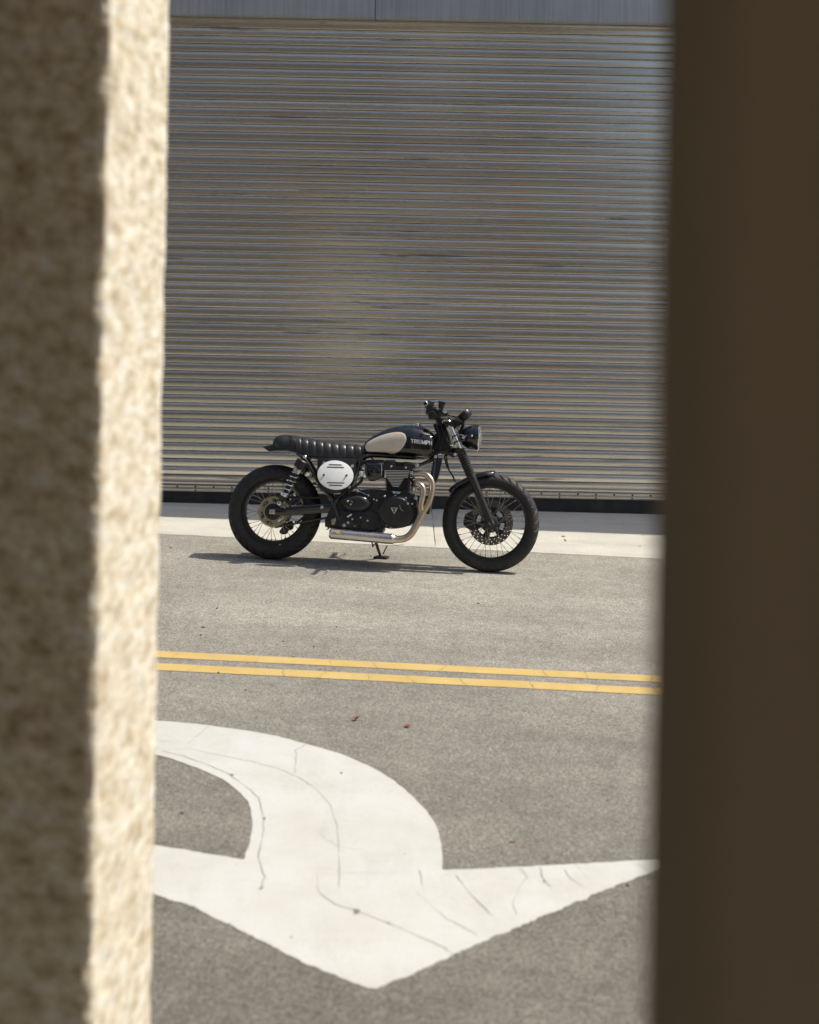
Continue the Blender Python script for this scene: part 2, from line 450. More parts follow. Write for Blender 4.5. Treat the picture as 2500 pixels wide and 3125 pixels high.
for part, n, amp in ((cr([zg(*p) for p in outer], 4), 2, 0.004), (right_wing and [zg(*p) for p in [outer[-1]] + right_wing], 12, 0.004), ([zg(*p) for p in right_wing[-1:] + tip_edge], 34, 0.008), ([zg(*p) for p in tip_edge[-1:] + left_wing], 12, 0.004), (cr([zg(*p) for p in left_wing[-1:] + inner], 4), 2, 0.004)):
    segs += ruffle(part, n, amp)
mb = MB()
mb.bm.faces.new([mb.bm.verts.new((p.x, p.y, gz(p.x, p.y) + 0.002)) for p in segs])
bmesh.ops.triangulate(mb.bm, faces=mb.bm.faces[:])
arrow = tag(mb.build('turn_arrow', M['white_paint'], road), 'worn white turn arrow with cracks')
cracks = [([(60, 355), (120, 370), (200, 398), (270, 428), (330, 470), (372, 508), (390, 575), (385, 640), (370, 708)], 1.6),
          ([(130, 345), (250, 370), (360, 392), (450, 418), (500, 440), (560, 480), (605, 530), (628, 600), (634, 690), (633, 800)], 1.0),
          ([(215, 272), (180, 300), (140, 332)], 0.9), ([(530, 333), (495, 352), (492, 395), (490, 430)], 1.0),
          ([(570, 628), (632, 668), (690, 675), (712, 680)], 0.8), ([(370, 708), (392, 760), (380, 805)], 1.4),
          ([(562, 755), (566, 815), (620, 855), (690, 875), (795, 915), (890, 958), (985, 1000)], 1.1),
          ([(896, 742), (904, 795)], 1.4), ([(1012, 758), (1070, 832), (1130, 890)], 1.4), ([(885, 815), (935, 858), (990, 905), (1090, 955)], 0.8),
          ([(1215, 735), (1245, 765), (1215, 810), (1200, 850), (1212, 890)], 0.9), ([(1285, 730), (1302, 780), (1325, 800)], 1.2),
          ([(1400, 722), (1430, 760), (1442, 775)], 0.9), ([(1365, 740), (1385, 770), (1445, 808)], 0.8), ([(1580, 713), (1620, 735), (1640, 748)], 0.9),
          ([(560, 755), (740, 752), (895, 748)], 0.5), ([(30, 352), (130, 350)], 0.6), ([(1000, 1022), (975, 990)], 0.9)]
for pts, w in cracks:
    cm = MB(); prev = None
    path = [zg(*p) for p in pts]; fine = []
    for a, b in zip(path, path[1:]):
        n = max(2, int((b - a).length / 0.012))
        fine += [a.lerp(b, k / n) for k in range(n)]
    fine.append(path[-1])
    for i, p in enumerate(fine):
        d = (fine[min(i + 1, len(fine) - 1)] - fine[max(i - 1, 0)]); d.z = 0; d.normalize()
        nn = Vector((-d.y, d.x, 0))
        q = p + nn * 0.005 * noise.noise(p * 40)
        ww = w * 0.0008 * max(0.35, 0.85 + 1.3 * noise.noise(p * 9 + Vector((w, 3, 0)))) * (0.4 if i in (0, len(fine) - 1) else 1)
        v = [cm.bm.verts.new((q.x + s * nn.x * ww, q.y + s * nn.y * ww, gz(q.x, q.y) + 0.0030)) for s in (-1, 1)]
        if prev: cm.bm.faces.new((prev[0], prev[1], v[1], v[0]))
        prev = v
    cm.build('crack', M['crack_grey'], arrow)
for X, Y, s in ((690, 876, 13), (795, 916, 6), (380, 803, 8), (392, 576, 8), (285, 434, 8), (1300, 781, 5)):
    c = zg(X, Y); cm = MB()                       # holes where the paint has flaked off
    cm.bm.faces.new([cm.bm.verts.new((c.x + math.cos(a) * s * 0.0008 * random.uniform(0.5, 1.4), c.y + math.sin(a) * s * 0.0013 * random.uniform(0.5, 1.4), gz(c.x, c.y) + 0.0036)) for a in [2 * math.pi * k / 9 for k in range(9)]])
    cm.build('flaked_hole', M['crack_grey'], arrow)

# concrete apron: slabs with an open joint between them
apron = tag(sheet('apron', M['crack_grey'], -24, 24, 16, GUT + 0.03, 12.1, 6, -0.035), kind='structure')
jx = on_ground(1326, 1640).x
for k in range(-4, 4):
    xa, xb = jx + 3.05 * k, jx + 3.05 * (k + 1)
    xa, xb = xa + 0.0016, xb - 0.0016
    bm = bmesh.new(); nx, ny = 60, 8; top = []
    for j in range(ny + 1):
        for i in range(nx + 1):
            x = xa + (xb - xa) * i / nx
            y = GUT + (12.0 - GUT) * (j / ny) ** 1.0
            if j == 0: y += 0.010 * noise.noise(Vector((x * 6, k, 0))) + 0.006 * noise.noise(Vector((x * 31, k, 2)))
            if i in (0, nx): x += 0.006 * noise.noise(Vector((k * 5, y * 14, i)))
            top.append(bm.verts.new((x, y, gz(x, y) + 0.006 - (0.004 if j == 0 or i in (0, nx) else 0))))
    for j in range(ny):
        for i in range(nx):
            a = j * (nx + 1) + i
            bm.faces.new((top[a], top[a + 1], top[a + nx + 2], top[a + nx + 1]))
    rim = [e for e in bm.edges if e.is_boundary]
    ex = bmesh.ops.extrude_edge_only(bm, edges=rim)
    for v in ex['geom']:
        if isinstance(v, bmesh.types.BMVert): v.co.z -= 0.03
    me = bpy.data.meshes.new('concrete_slab'); bm.to_mesh(me); bm.free(); me.materials.append(M['concrete'])
    link('concrete_slab', me, apron)
for px, py, sx, sy in ((1719, 1640, 0.016, 0.03), (1953, 1669, 0.013, 0.015), (1725, 1652, 0.008, 0.05), (1962, 1636, 0.012, 0.012)):
    c = on_ground(px, py); cm = MB()              # rust stains
    cm.bm.faces.new([cm.bm.verts.new((c.x + math.cos(a) * sx * random.uniform(0.4, 1.3), c.y + math.sin(a) * sy * random.uniform(0.4, 1.3), gz(c.x, c.y) + 0.0095)) for a in [2 * math.pi * k / 11 for k in range(11)]])
    cm.build('rust_stain', M['rust'], apron)

# ------------------------------------------------------------------ the warehouse front
FY = 11.50
bld = tag(link('warehouse', None, None, (0, FY, 0)), 'grey warehouse front with a wide galvanised roller shutter behind the motorcycle', 'building')
bld.empty_display_size = 0.5
for xa, xb in ((-9.0, -3.16), (3.16, 9.0)):
    MB().box((xa, -0.04, -0.35), (xb, 6.0, 4.98), 0.01).build('wall', M['wall_grey'], bld)
MB().box((-3.16, 0.16, 4.30), (3.16, 6.0, 4.98)).build('wall', M['wall_grey'], bld)
MB().box((-3.16, 0.6, -0.3), (3.16, 0.7, 4.3)).build('wall', M['dark_gap'], bld)
sx0 = -2.67; seam = (1145 - CXP - 0.0195 * 905) / FPX * (FY - 0.12)
edges = [seam - 6.1, seam - 3.05, seam, seam + 3.05, seam + 6.1]
FZ = 4.262
for xa, xb in zip(edges, edges[1:]):
    p = MB().box((xa + 0.003, -0.12, FZ), (xb - 0.003, 0.15, 5.0), 0.004).build('fascia_panel', M['fascia_paint'], bld)
MB().box((edges[0], -0.10, FZ + 0.02), (edges[-1], 0.14, 4.98)).build('fascia_backing', M['dark_gap'], bld)
MB().box((edges[0] - 0.02, -0.13, 5.002), (edges[-1] + 0.02, 0.4, 5.03), 0.006).build('coping', M['fascia_paint'], bld)
MB().box((-3.16, 0.0, 4.235), (3.16, 0.14, FZ - 0.003), 0.004).build('lintel_angle', M['shutter_steel'], bld)
shut = MB().box((-3.1, 0.07, 4.16), (3.1, 0.14, 4.232), 0.004).build('roller_shutter', M['shutter_steel'], bld)
for s in (-1, 1):
    MB().box((s * 3.07 - 0.085, -0.02, -0.3), (s * 3.07 + 0.085, 0.065, 4.23), 0.006).build('guide_rail', M['shutter_steel'], shut)
PITCH = 0.0700; ZB = 0.262
prof = [(0.016, 0.0), (0.007, 0.0004), (0.0025, 0.002), (0.0008, 0.005), (0.0006, 0.007), (0.0003, 0.028), (0.0, 0.049), (0.0004, 0.0508), (0.0016, 0.0538), (0.0034, 0.0575), (0.0060, 0.0615), (0.0085, 0.0648), (0.0115, 0.0665), (0.018, 0.0668), (0.018, 0.0700)]
bm = bmesh.new(); cols = []
for i in range(25):
    x = -3.0 + 6.0 * i / 24
    cols.append([bm.verts.new((x, y, z)) for y, z in prof])
for a, b in zip(cols, cols[1:]):
    for i in range(len(prof) - 1): bm.faces.new((a[i], b[i], b[i + 1], a[i + 1]))
slat = bpy.data.meshes.new('slat'); bm.to_mesh(slat); bm.free(); slat.materials.append(M['shutter_steel'])
for p in slat.polygons: p.use_smooth = True
slat.set_sharp_from_angle(angle=R(35))
nsl = int((4.27 - ZB) / PITCH)
for k in range(nsl):
    o = link('slat', slat, shut, (0, 0.035 + 0.0015 * noise.noise(Vector((k * 3.3, 0, 0))), ZB + k * PITCH))
    o.rotation_euler = (0.007 * noise.noise(Vector((k * 1.7, 4, 0))), 0, 0)
MB().box((-3.0, 0.02, 0.205), (3.0, 0.05, 0.2605), 0.004).build('bottom_bar', M['shutter_steel'], shut)
MB().box((-3.0, 0.006, 0.146), (3.0, 0.019, 0.176), 0.003).build('bottom_flange', M['shutter_steel'], shut)
MB().box((-3.0, 0.014, 0.118), (3.0, 0.048, 0.1455), 0.003).build('bottom_flange', M['shutter_steel'], shut)
MB().box((-3.0, 0.026, 0.1765), (3.0, 0.052, 0.204), 0.003).build('bottom_flange', M['shutter_steel'], shut)
bl = MB()
for k in range(37):
    bl.lathe((-2.95 + k * 0.159, 0.006, 0.161), (0, -1, 0), [(-0.002, 0.008), (0.003, 0.008), (0.005, 0.005)], 8)
    if k % 2: bl.lathe((-2.95 + k * 0.159, 0.014, 0.131), (0, -1, 0), [(-0.002, 0.007), (0.003, 0.007), (0.005, 0.005)], 8)
tag(bl.build('bolt_row', M['dark_gap'], shut), kind='stuff')
MB().box((-3.1, 0.028, -0.1), (3.1, 0.07, 0.1175), 0.004).build('rubber_seal', M['rubber'], shut)

# ------------------------------------------------------------------ unseen: a passage added to shade the pillars, the opposite building the shutter reflects
tag(MB().box((-9, -3.4, 3.0), (7.5, 0.82, 3.4)).build('shade_ceiling', M['added_passage']), kind='structure')
tag(MB().box((-9.3, -3.4, 3.402), (3.5, 0.58, 7.6)).build('wall_upper', M['opposite_wall']), kind='structure')
tag(MB().box((-9, 0.822, 3.0), (-0.05, 2.18, 3.4)).build('shade_ceiling', M['added_passage']), kind='structure')
tag(MB().box((0.06, 0.585, 3.41), (0.36, 0.80, 8.3), 0.01).build('streak_reflector', M['pale_stone']), kind='structure')  # unseen pale block, added so the shutter reflects a vertical streak
tag(MB().box((-9.3, -3.7, -0.8), (7.5, -3.402, 3.4)).build('bounce_wall', M['added_passage']), kind='structure')  # unseen, added to bounce warm light onto the shaded column

# ------------------------------------------------------------------ pillars either side of the view
def rough_block(name, lo, hi, n, amp, mat):
    bm = bmesh.new()
    MBx = MB(); MBx.bm.free(); MBx.bm = bm
    MBx.box(lo, hi)
    for ax in range(3):
        L = hi[ax] - lo[ax]
        for k in range(1, max(2, int(L / n))):
            pl = [0, 0, 0]; pl[ax] = lo[ax] + L * k / max(2, int(L / n)); nr = [0, 0, 0]; nr[ax] = 1
            bmesh.ops.bisect_plane(bm, geom=bm.verts[:] + bm.edges[:] + bm.faces[:], plane_co=pl, plane_no=nr)
    bm.normal_update()
    for v in bm.verts:
        p = v.co
        d = noise.fractal(p * 11, 0.8, 2.1, 4) * amp + 0.6 * amp * noise.noise(p * 14 + Vector((5, 0, 0)))
        v.co = p + v.normal * d
    me = bpy.data.meshes.new(name); bm.to_mesh(me); bm.free(); me.materials.append(mat)
    for p in me.polygons: p.use_smooth = True
    return me
PX = -0.522
me = rough_block('stone_pillar', (PX - 0.95, 2.25, -0.2), (PX, 2.80, 2.62), 0.022, 0.0042, M['rough_stone'])
tag(link('stone_pillar', me), 'rough beige stone pillar at the left edge, its side face sunlit', 'pillar')
me = rough_block('stone_column', (0.1715, 0.84, -0.1), (0.36, 0.90, 3.60), 0.045, 0.001, M['brown_post'])
for v_ in me.vertices:
    if v_.co.x < 0.2: v_.co.x -= (0.90 - v_.co.y) * 0.21     # the inner arris is splayed
tag(link('stone_column', me), 'dark brown shaded column filling the right edge', 'column')

# ------------------------------------------------------------------ the motorcycle
# local axes: x forward, y to the machine's left (away from the camera), z up; it leans away on its side stand
LEAN = R(9.0)
RR, RF, WB = 0.3215, 0.331, 1.484
ry_, fy_ = 9.02, 8.955
rc = Vector((-0.910, ry_, 0)); rc.z = gz(rc.x, rc.y)
fx_ = rc.x + math.sqrt(WB ** 2 - (ry_ - fy_) ** 2)
fc = Vector((fx_, fy_, gz(fx_, fy_)))
ex = (fc - rc).normalized(); left = Vector((0, 0, 1)).cross(ex).normalized(); up = ex.cross(left)
upl = up * math.cos(LEAN) + left * math.sin(LEAN); lfl = left * math.cos(LEAN) - up * math.sin(LEAN)
MW = Matrix(((ex.x, lfl.x, upl.x, rc.x), (ex.y, lfl.y, upl.y, rc.y), (ex.z, lfl.z, upl.z, rc.z + 0.002), (0, 0, 0, 1)))
MI = MW.inverted()
bike = link('motorcycle', None)
bike.matrix_world = MW
bike.empty_display_size = 0.3
tag(bike, 'black cafe style motorcycle with white oval side plate parked before the roller shutter', 'motorcycle')
CL = MI @ Vector((0, 0, CAMH)); MI3 = MI.to_3x3()
def onp(px, py, lat):
    d = MI3 @ ray(px, py)
    return CL + d * ((lat - CL.y) / d.y)
def Z(ox, oy, s): return lambda X, Y, lat=0.0: onp(ox + X * s, oy + Y * s, lat)
p1, p2, p3, p4 = Z(660, 1180, 1040 / 1725), Z(680, 1280, 340 / 1666), Z(960, 1320, 400 / 1725), Z(1240, 1200, 420 / 1617)
pa, pb, pc, pd = Z(1230, 1210, 250 / 1725), Z(1040, 1400, 320 / 1725), Z(950, 1540, 300 / 1725), Z(1040, 1260, 340 / 1725)
def poly(f, pts, lat, n=0):
    q = [Vector((v.x, v.z)) for v in (f(X, Y, lat) for X, Y in pts)]
    return [tuple(v) for v in (cr(q, n, True) if n else q)]
def path(f, pts, n=6): return cr([f(*p) for p in pts], n)
def mir(pts): return [Vector((p.x, -p.y, p.z)) for p in pts]
Yv = Vector((0, 1, 0)); NY = Vector((0, -1, 0))

# ---- wheels
def tyre(Rw, w, rimr, ngroove, slant, depth=0.009):
    mb = MB(); seg = 480; prof = []
    r = w / 2
    cz = Rw - r * 0.98
    for k in range(33):
        a = R(-118 + 236 * k / 32)
        y = math.sin(a) * r; z = cz + math.cos(a) * r * 0.98
        if abs(a) > R(90): z = max(rimr + 0.004, cz + math.cos(a) * (cz - rimr) * 1.6); y = math.copysign(r * (0.97 - 0.25 * (abs(a) - R(90))), a)
        prof.append((y, z, a))
    rings = []
    for i in range(seg):
        th = 2 * math.pi * i / seg; ring = []
        for y, z, a in prof:
            g = 0
            if abs(a) < R(72):
                f = (th * ngroove / (2 * math.pi) + slant * abs(a) + (0.5 if a > 0 else 0)) % 1.0
                if f < 0.21 and abs(a) > R(8): g = depth * smooth01((R(72) - abs(a)) / R(10))
                if abs(a) < R(4): g = depth * 0.8
            k = (z - g)
            ring.append((math.cos(th) * k, y * (1 - g * 2), math.sin(th) * k))
        rings.append(ring)
    vs = [[mb.bm.verts.new(p) for p in rg] for rg in rings]
    for i in range(seg):
        a, b = vs[i], vs[(i + 1) % seg]
        for k in range(len(prof) - 1): mb.bm.faces.new((a[k], b[k], b[k + 1], a[k + 1]))
    return mb
def perforated(r_list, seg, skip, thick):
    mb = MB(); vs = [[mb.bm.verts.new((math.cos(2 * math.pi * i / seg) * (r(i) if callable(r) else r), 0, math.sin(2 * math.pi * i / seg) * (r(i) if callable(r) else r))) for r in r_list] for i in range(seg)]
    for i in range(seg):
        a, b = vs[i], vs[(i + 1) % seg]
        for k in range(len(r_list) - 1):
            if not skip(i, k): mb.bm.faces.new((a[k], b[k], b[k + 1], a[k + 1]))
    bmesh.ops.recalc_face_normals(mb.bm, faces=mb.bm.faces[:])
    bmesh.ops.solidify(mb.bm, geom=mb.bm.faces[:], thickness=thick)
    return mb
def wheel(name, x, z, Rw, w, rimr, hubr, hubw, grooves, slant, a0):
    o = Vector((x, 0, z)); W = w / 2
    hub = MB().lathe((0, -hubw, 0), Yv, [(0, hubr * 0.55), (0.004, hubr), (0.012, hubr), (0.02, hubr * 0.72), (hubw, hubr * 0.62), (2 * hubw - 0.02, hubr * 0.72), (2 * hubw - 0.012, hubr), (2 * hubw - 0.004, hubr), (2 * hubw, hubr * 0.55)], 28)
    wh = hub.build(name, M['satin_black'], bike, o)
    tyre(Rw, w, rimr, grooves, slant).build('tyre', M['rubber'], wh, angle=24)
    rw = W * 0.62
    rm = MB(); prof = [(-rw - 0.004, rimr + 0.010), (-rw - 0.004, rimr - 0.004), (-rw + 0.006, rimr - 0.008), (-rw * 0.5, rimr - 0.013), (0, rimr - 0.019), (rw * 0.5, rimr - 0.013), (rw - 0.006, rimr - 0.008), (rw + 0.004, rimr - 0.004), (rw + 0.004, rimr + 0.010)]
    rm.lathe((0, 0, 0), Yv, prof, 120, cap=False)
    rm.build('rim', M['satin_black'], wh)
    ms = []
    for side in (-1, 1):
        for kd in (-1, 1):
            a = R(62) * kd
            h = Vector((math.cos(a) * (hubr - 0.006), side * (hubw - 0.008), math.sin(a) * (hubr - 0.006)))
            e = Vector((rimr - 0.013, side * 0.010, 0))
            n = h.lerp(e, 0.90)
            ms.append(MB().tube([h, n, n, e], [0.0015, 0.0015, 0.0030, 0.0032], 6).mesh('spoke', M['spoke']))
    for k in range(36):
        s = link('spoke', ms[[0, 2, 1, 3][k % 4]], wh)
        s.rotation_euler = (0, R(a0 + 10 * k), 0)
    return wh
rw_ = wheel('rear_wheel', 0, RR, RR, 0.128, 0.214, 0.045, 0.062, 30, 0.55, 3)
fw_ = wheel('front_wheel', WB, RF, RF, 0.100, 0.252, 0.040, 0.055, 34, 0.75, 6)
rw_['label'] = 'wire spoked rear wheel with wide tyre'; fw_['label'] = 'wire spoked front wheel with grooved tyre'
# sprocket, chain, brake discs
def teeth(i): return 0.106 if i % 4 in (0, 1) else 0.099
spk = perforated([0.054, 0.063, 0.066, 0.088, 0.091, teeth], 168, lambda i, k: k == 2 and (i % 28) < 17, 0.006)
sp = spk.build('sprocket', M['brass'], rw_, (0, -0.086, 0), 25)
MB().lathe((0, -0.080, 0), NY, [(0, 0.056), (0.018, 0.056), (0.022, 0.05), (0.024, 0.03)], 28).build('sprocket_carrier', M['satin_black'], rw_)
def disc(R0, R1, wh, lat, nh):
    rl = [R0 + (R1 - R0) * k / 9 for k in range(10)]
    d = perforated(rl, nh * 6, lambda i, k: (k, i % 6) in ((1, 0), (4, 2), (7, 4)), 0.005)
    return d.build('brake_disc', M['disc'], wh, (0, lat, 0), 25)
disc(0.106, 0.155, fw_, 0.075, 24)
disc(0.070, 0.110, rw_, 0.080, 20)
cr_ = perforated([0.045, 0.066, 0.070, 0.096, 0.107], 120, lambda i, k: k == 3 and False or (k == 2 and (i % 20) > 9), 0.005)
cr_.build('disc_carrier', M['satin_black'], fw_, (0, 0.073, 0), 25)
MB().lathe((0, -0.062, 0), NY, [(0, 0.050), (0.010, 0.048), (0.016, 0.038), (0.018, 0.02)], 24).build('hub_cap', M['satin_black'], fw_)
# calipers on the far side
cal = poly(p4, [(700, 1420), (770, 1390), (800, 1480), (790, 1600), (720, 1590), (670, 1540), (680, 1470)], 0.09, 3)
MB().prism(cal, 0.055, 0.12, 0.008).build('front_caliper', M['satin_black'], bike)
cal = poly(p2, [(860, 1660), (1010, 1520), (1060, 1560), (1050, 1640), (990, 1660), (960, 1710), (890, 1715)], 0.1, 3)
MB().prism(cal, 0.06, 0.12, 0.006).build('rear_caliper', M['satin_black'], bike)
# axle hardware
ax = MB().box((-0.019, -0.150, RR - 0.016), (0.021, -0.138, RR + 0.016), 0.003)
ax.build('axle_block', M['steel'], bike)
MB().lathe((0.0, -0.150, RR), NY, [(0, 0.015), (0.004, 0.015), (0.005, 0.012), (0.016, 0.012), (0.016, 0.006), (0.008, 0.005)], 12).build('axle_nut', M['steel'], bike)
fx = p4(998, 1530, -0.115)
MB().lathe((WB, -0.06, RF), NY, [(0, 0.022), (0.05, 0.022), (0.055, 0.018), (0.066, 0.016), (0.066, 0.010), (0.058, 0.009)], 16).build('axle_nut', M['steel'], bike)

# ---- swingarm
for s in (-1, 1):
    q = [p2(690, 1395, -0.128), p2(850, 1380, -0.128), p2(1000, 1368, -0.124), p2(1250, 1348, -0.118), p2(1520, 1330, -0.112), p2(1800, 1318, -0.108)]
    q = [Vector((v.x, s * abs(v.y), v.z)) for v in q]
    hh = [0.020, 0.026, 0.029, 0.029, 0.031, 0.031]
    rings = []
    for v, h in zip(q, hh):
        ww = 0.013
        rings.append([v + Vector((0, a * ww, b * h)) for a, b in ((-0.6, -1), (0.6, -1), (1, -0.75), (1, 0.75), (0.6, 1), (-0.6, 1), (-1, 0.75), (-1, -0.75))])
    MB().loft(rings).build('swingarm', M['gloss_black'], bike)
b = MB()
for X, Y in ((1483, 1312),): b.bolt(p2(X, Y, -0.135), NY, 0.008)
for X, Y in ((925, 1240), (950, 1268), (970, 1300), (925, 1318), (1005, 1195)): b.bolt(p2(X, Y, -0.142), NY, 0.0035)
tag(b.build('swingarm_bolts', M['steel'], bike), kind='stuff')
# chain: bumpy run above and below
def chain_run(a, b, n):
    pts, rr = [], []
    for k in range(n * 2 + 1):
        pts.append(a.lerp(b, k / (n * 2))); rr.append(0.0085 if k % 2 else 0.0055)
    return MB().tube(pts, rr, 6, flat=0.7)
cl = -0.083
chain_run(Vector((0.0, cl, RR + 0.104)), p2(1830, 1180, cl), 46).build('chain', M['chain'], bike)
chain_run(Vector((0.02, cl, RR - 0.104)), p2(1830, 1420, cl), 46).build('chain', M['chain'], bike)
MB().prism(poly(p2, [(980, 1155), (1450, 1165), (1480, 1185), (990, 1185)], -0.09), -0.10, -0.07, 0.002).build('chain_guard', M['satin_black'], bike)

# ---- rear shocks
for s in (-1, 1):
    L_ = -0.158
    def S(X, Y): v = p2(X, Y, L_); return Vector((v.x, s * abs(v.y), v.z))
    top, bot = S(1230, 570), S(848, 1252)
    ax_ = (bot - top); LN = ax_.length; ax_.normalize()
    bd = MB().lathe(top, ax_, [(0.0, 0.012), (0.018, 0.014), (0.024, 0.038), (0.030, 0.043), (0.075, 0.043), (0.084, 0.040), (0.086, 0.016), (LN * 0.78, 0.016), (LN * 0.80, 0.026), (LN * 0.86, 0.026), (LN * 0.90, 0.019), (LN - 0.02, 0.017), (LN + 0.012, 0.014)], 20)
    sh = bd.build('shock_absorber', M['satin_black'], bike)
    t0, t1 = 0.090, LN * 0.80
    pts = []
    a_, b_ = frame_of(ax_)
    for k in range(221):
        u = k / 220
        ang = 2 * math.pi * (u * 6.2 + 2.2 * min(u, 0.16) / 0.16)
        uu = max(0, (u - 0.16) / 0.84) * 0.86 + min(u, 0.16) / 0.16 * 0.14
        pts.append(top + ax_ * (t0 + (t1 - t0) * uu) + (a_ * math.cos(ang) + b_ * math.sin(ang)) * 0.0315)
    MB().tube(pts, 0.0046, 8).build('spring', M['chrome'], sh)
    MB().lathe(bot - ax_ * (LN * 0.20), ax_, [(0, 0.028), (0.012, 0.028), (0.026, 0.020)], 16).build('spring_seat', M['chrome'], sh)
    bb = MB().sphere(top + Vector((0, s * 0.012, 0.002)), 0.0165, 14, 10); bb.build('top_nut', M['chrome'], sh)
    MB().bolt(bot + Vector((0, s * 0.014, 0)), Vector((0, s, 0)), 0.012, 0.01).build('bottom_bolt', M['chrome'], sh)

# ---- seat
tops = [(291, 290), (294, 268), (312, 250), (345, 243), (400, 247), (450, 256), (520, 268), (600, 280), (680, 289), (750, 297)]
bots = [(291, 296), (300, 305), (330, 316), (375, 326), (420, 338), (470, 350), (540, 356), (620, 362), (700, 364), (752, 352)]
tl = [(v.x, v.z) for v in (p1(X, Y, 0.0) for X, Y in tops)]
bl_ = [(v.x, v.z) for v in (p1(X, Y, -0.10) for X, Y in bots)]
x0, x1 = tl[0][0], tl[-1][0]
rib0 = p1(432, 300, 0).x; rib1 = p1(742, 300, 0).x; NR = 8.2
rings = []
NS = 170
for i in range(NS + 1):
    u = i / NS; x = x0 + (x1 - x0) * u
    if i == 0: x += 0.001
    zt, zb = interp(tl, x), interp(bl_, x)
    endr = math.sqrt(max(0.02, 1 - max(0, 1 - (x - x0) / 0.075) ** 2))
    wd = (0.112 + 0.012 * math.sin(math.pi * min(1, u * 1.3)) - 0.018 * smooth01((u - 0.65) / 0.35)) * (0.45 + 0.55 * endr)
    zt2 = zt; bulge = 0
    if x > rib0 - 0.002:
        ph = (x - rib0) / (rib1 - rib0) * NR
        bulge = abs(math.sin(math.pi * ph)) ** 0.45
        zt2 -= 0.007 * (1 - bulge)
    ring = []
    for k in range(25):
        a = math.pi * k / 24
        c, s_ = math.cos(a), math.sin(a)
        yy = -math.copysign(abs(c) ** 0.62, c) * (wd - (0.006 * (1 - bulge) if x > rib0 else 0) * smooth01(s_ * 3))
        hz = zb + (zt2 - zb) * (abs(s_) ** 0.70)
        xx = x + 0.014 * (1 - s_) * (1 if x > rib0 - 0.03 else 0)
        ring.append((xx, yy, hz))
    rings.append(ring)
seat = MB().loft(rings).build('seat', M['leather'], bike, angle=60)
st = MB()                                         # curved welt line between hump and ribbed part
wl = [p1(X, Y, l) for X, Y, l in ((345, 243, 0.0), (372, 250, -0.085), (392, 263, -0.117), (402, 282, -0.123), (408, 305, -0.122), (412, 330, -0.118))]
st.tube(cr(wl, 6), 0.0028, 6); st.build('welt', M['plastic_black'], seat)
tail = poly(p2, [(595, 408), (690, 480), (800, 468), (960, 470), (1090, 498), (1180, 520), (1190, 470), (1050, 425), (900, 392), (790, 372)], -0.06)
MB().prism(tail, -0.085, 0.085, 0.006).build('tail_fender', M['satin_black'], bike)
MB().prism(poly(p1, [(410, 335), (470, 345), (560, 352), (640, 358), (735, 356), (735, 372), (600, 374), (505, 368), (450, 352), (425, 345)], -0.11), -0.115, 0.115, 0.004).build('seat_base', M['plastic_black'], bike)

# ---- frame tubes
fr = MB()
for s in (-1, 1):
    def F(pts, r):
        q = [f(X, Y, -abs(l)) for f, X, Y, l in pts]
        q = [Vector((v.x, s * abs(v.y), v.z)) for v in q]
        fr.tube(cr(q, 6), r, 10)
    F([(p1, 420, 334, 0.10), (p1, 520, 362, 0.11), (p1, 640, 372, 0.11), (p1, 720, 372, 0.10), (p1, 752, 352, 0.09), (p1, 800, 346, 0.07), (p1, 900, 352, 0.06), (p1, 1010, 358, 0.06), (p1, 1080, 352, 0.05), (p1, 1120, 322, 0.035)], 0.013)
    F([(p2, 1110, 505, 0.11), (p2, 1230, 600, 0.12), (p2, 1330, 760, 0.12), (p2, 1400, 880, 0.12), (p2, 1460, 1010, 0.12), (p2, 1570, 1110, 0.12), (p2, 1660, 1270, 0.12), (p2, 1740, 1400, 0.12)], 0.013)
    F([(p3, 590, 370, 0.10), (p3, 560, 500, 0.11), (p3, 470, 640, 0.12), (p3, 400, 780, 0.13), (p3, 320, 860, 0.13), (p3, 270, 960, 0.13), (p3, 330, 1160, 0.13)], 0.012)
    F([(p4, 355, 745, 0.05), (p4, 330, 850, 0.07), (p4, 305, 1000, 0.09), (p4, 285, 1200, 0.10), (p4, 250, 1420, 0.10)], 0.015)
    F([(p3, 1600, 330, 0.05), (p3, 1450, 400, 0.06), (p3, 1350, 440, 0.075)], 0.012)
fr.build('frame', M['gloss_black'], bike)
MB().tube([pa(730, 560, 0), pa(985, 1230, 0)], 0.034, 20).build('steering_head', M['satin_black'], bike)
MB().prism(poly(pa, [(700, 640), (800, 600), (930, 700), (1010, 950), (1060, 1180), (960, 1230), (760, 1200), (600, 1130), (640, 850), (720, 760)], 0, 2), -0.045, 0.045, 0.012).build('head_gusset', M['satin_black'], bike)
MB().prism(poly(p4, [(375, 760), (425, 760), (405, 880), (370, 1010), (335, 1070), (330, 1000), (345, 880)], -0.05), -0.075, 0.075, 0.006).build('oil_cooler', M['engine_black'], bike)

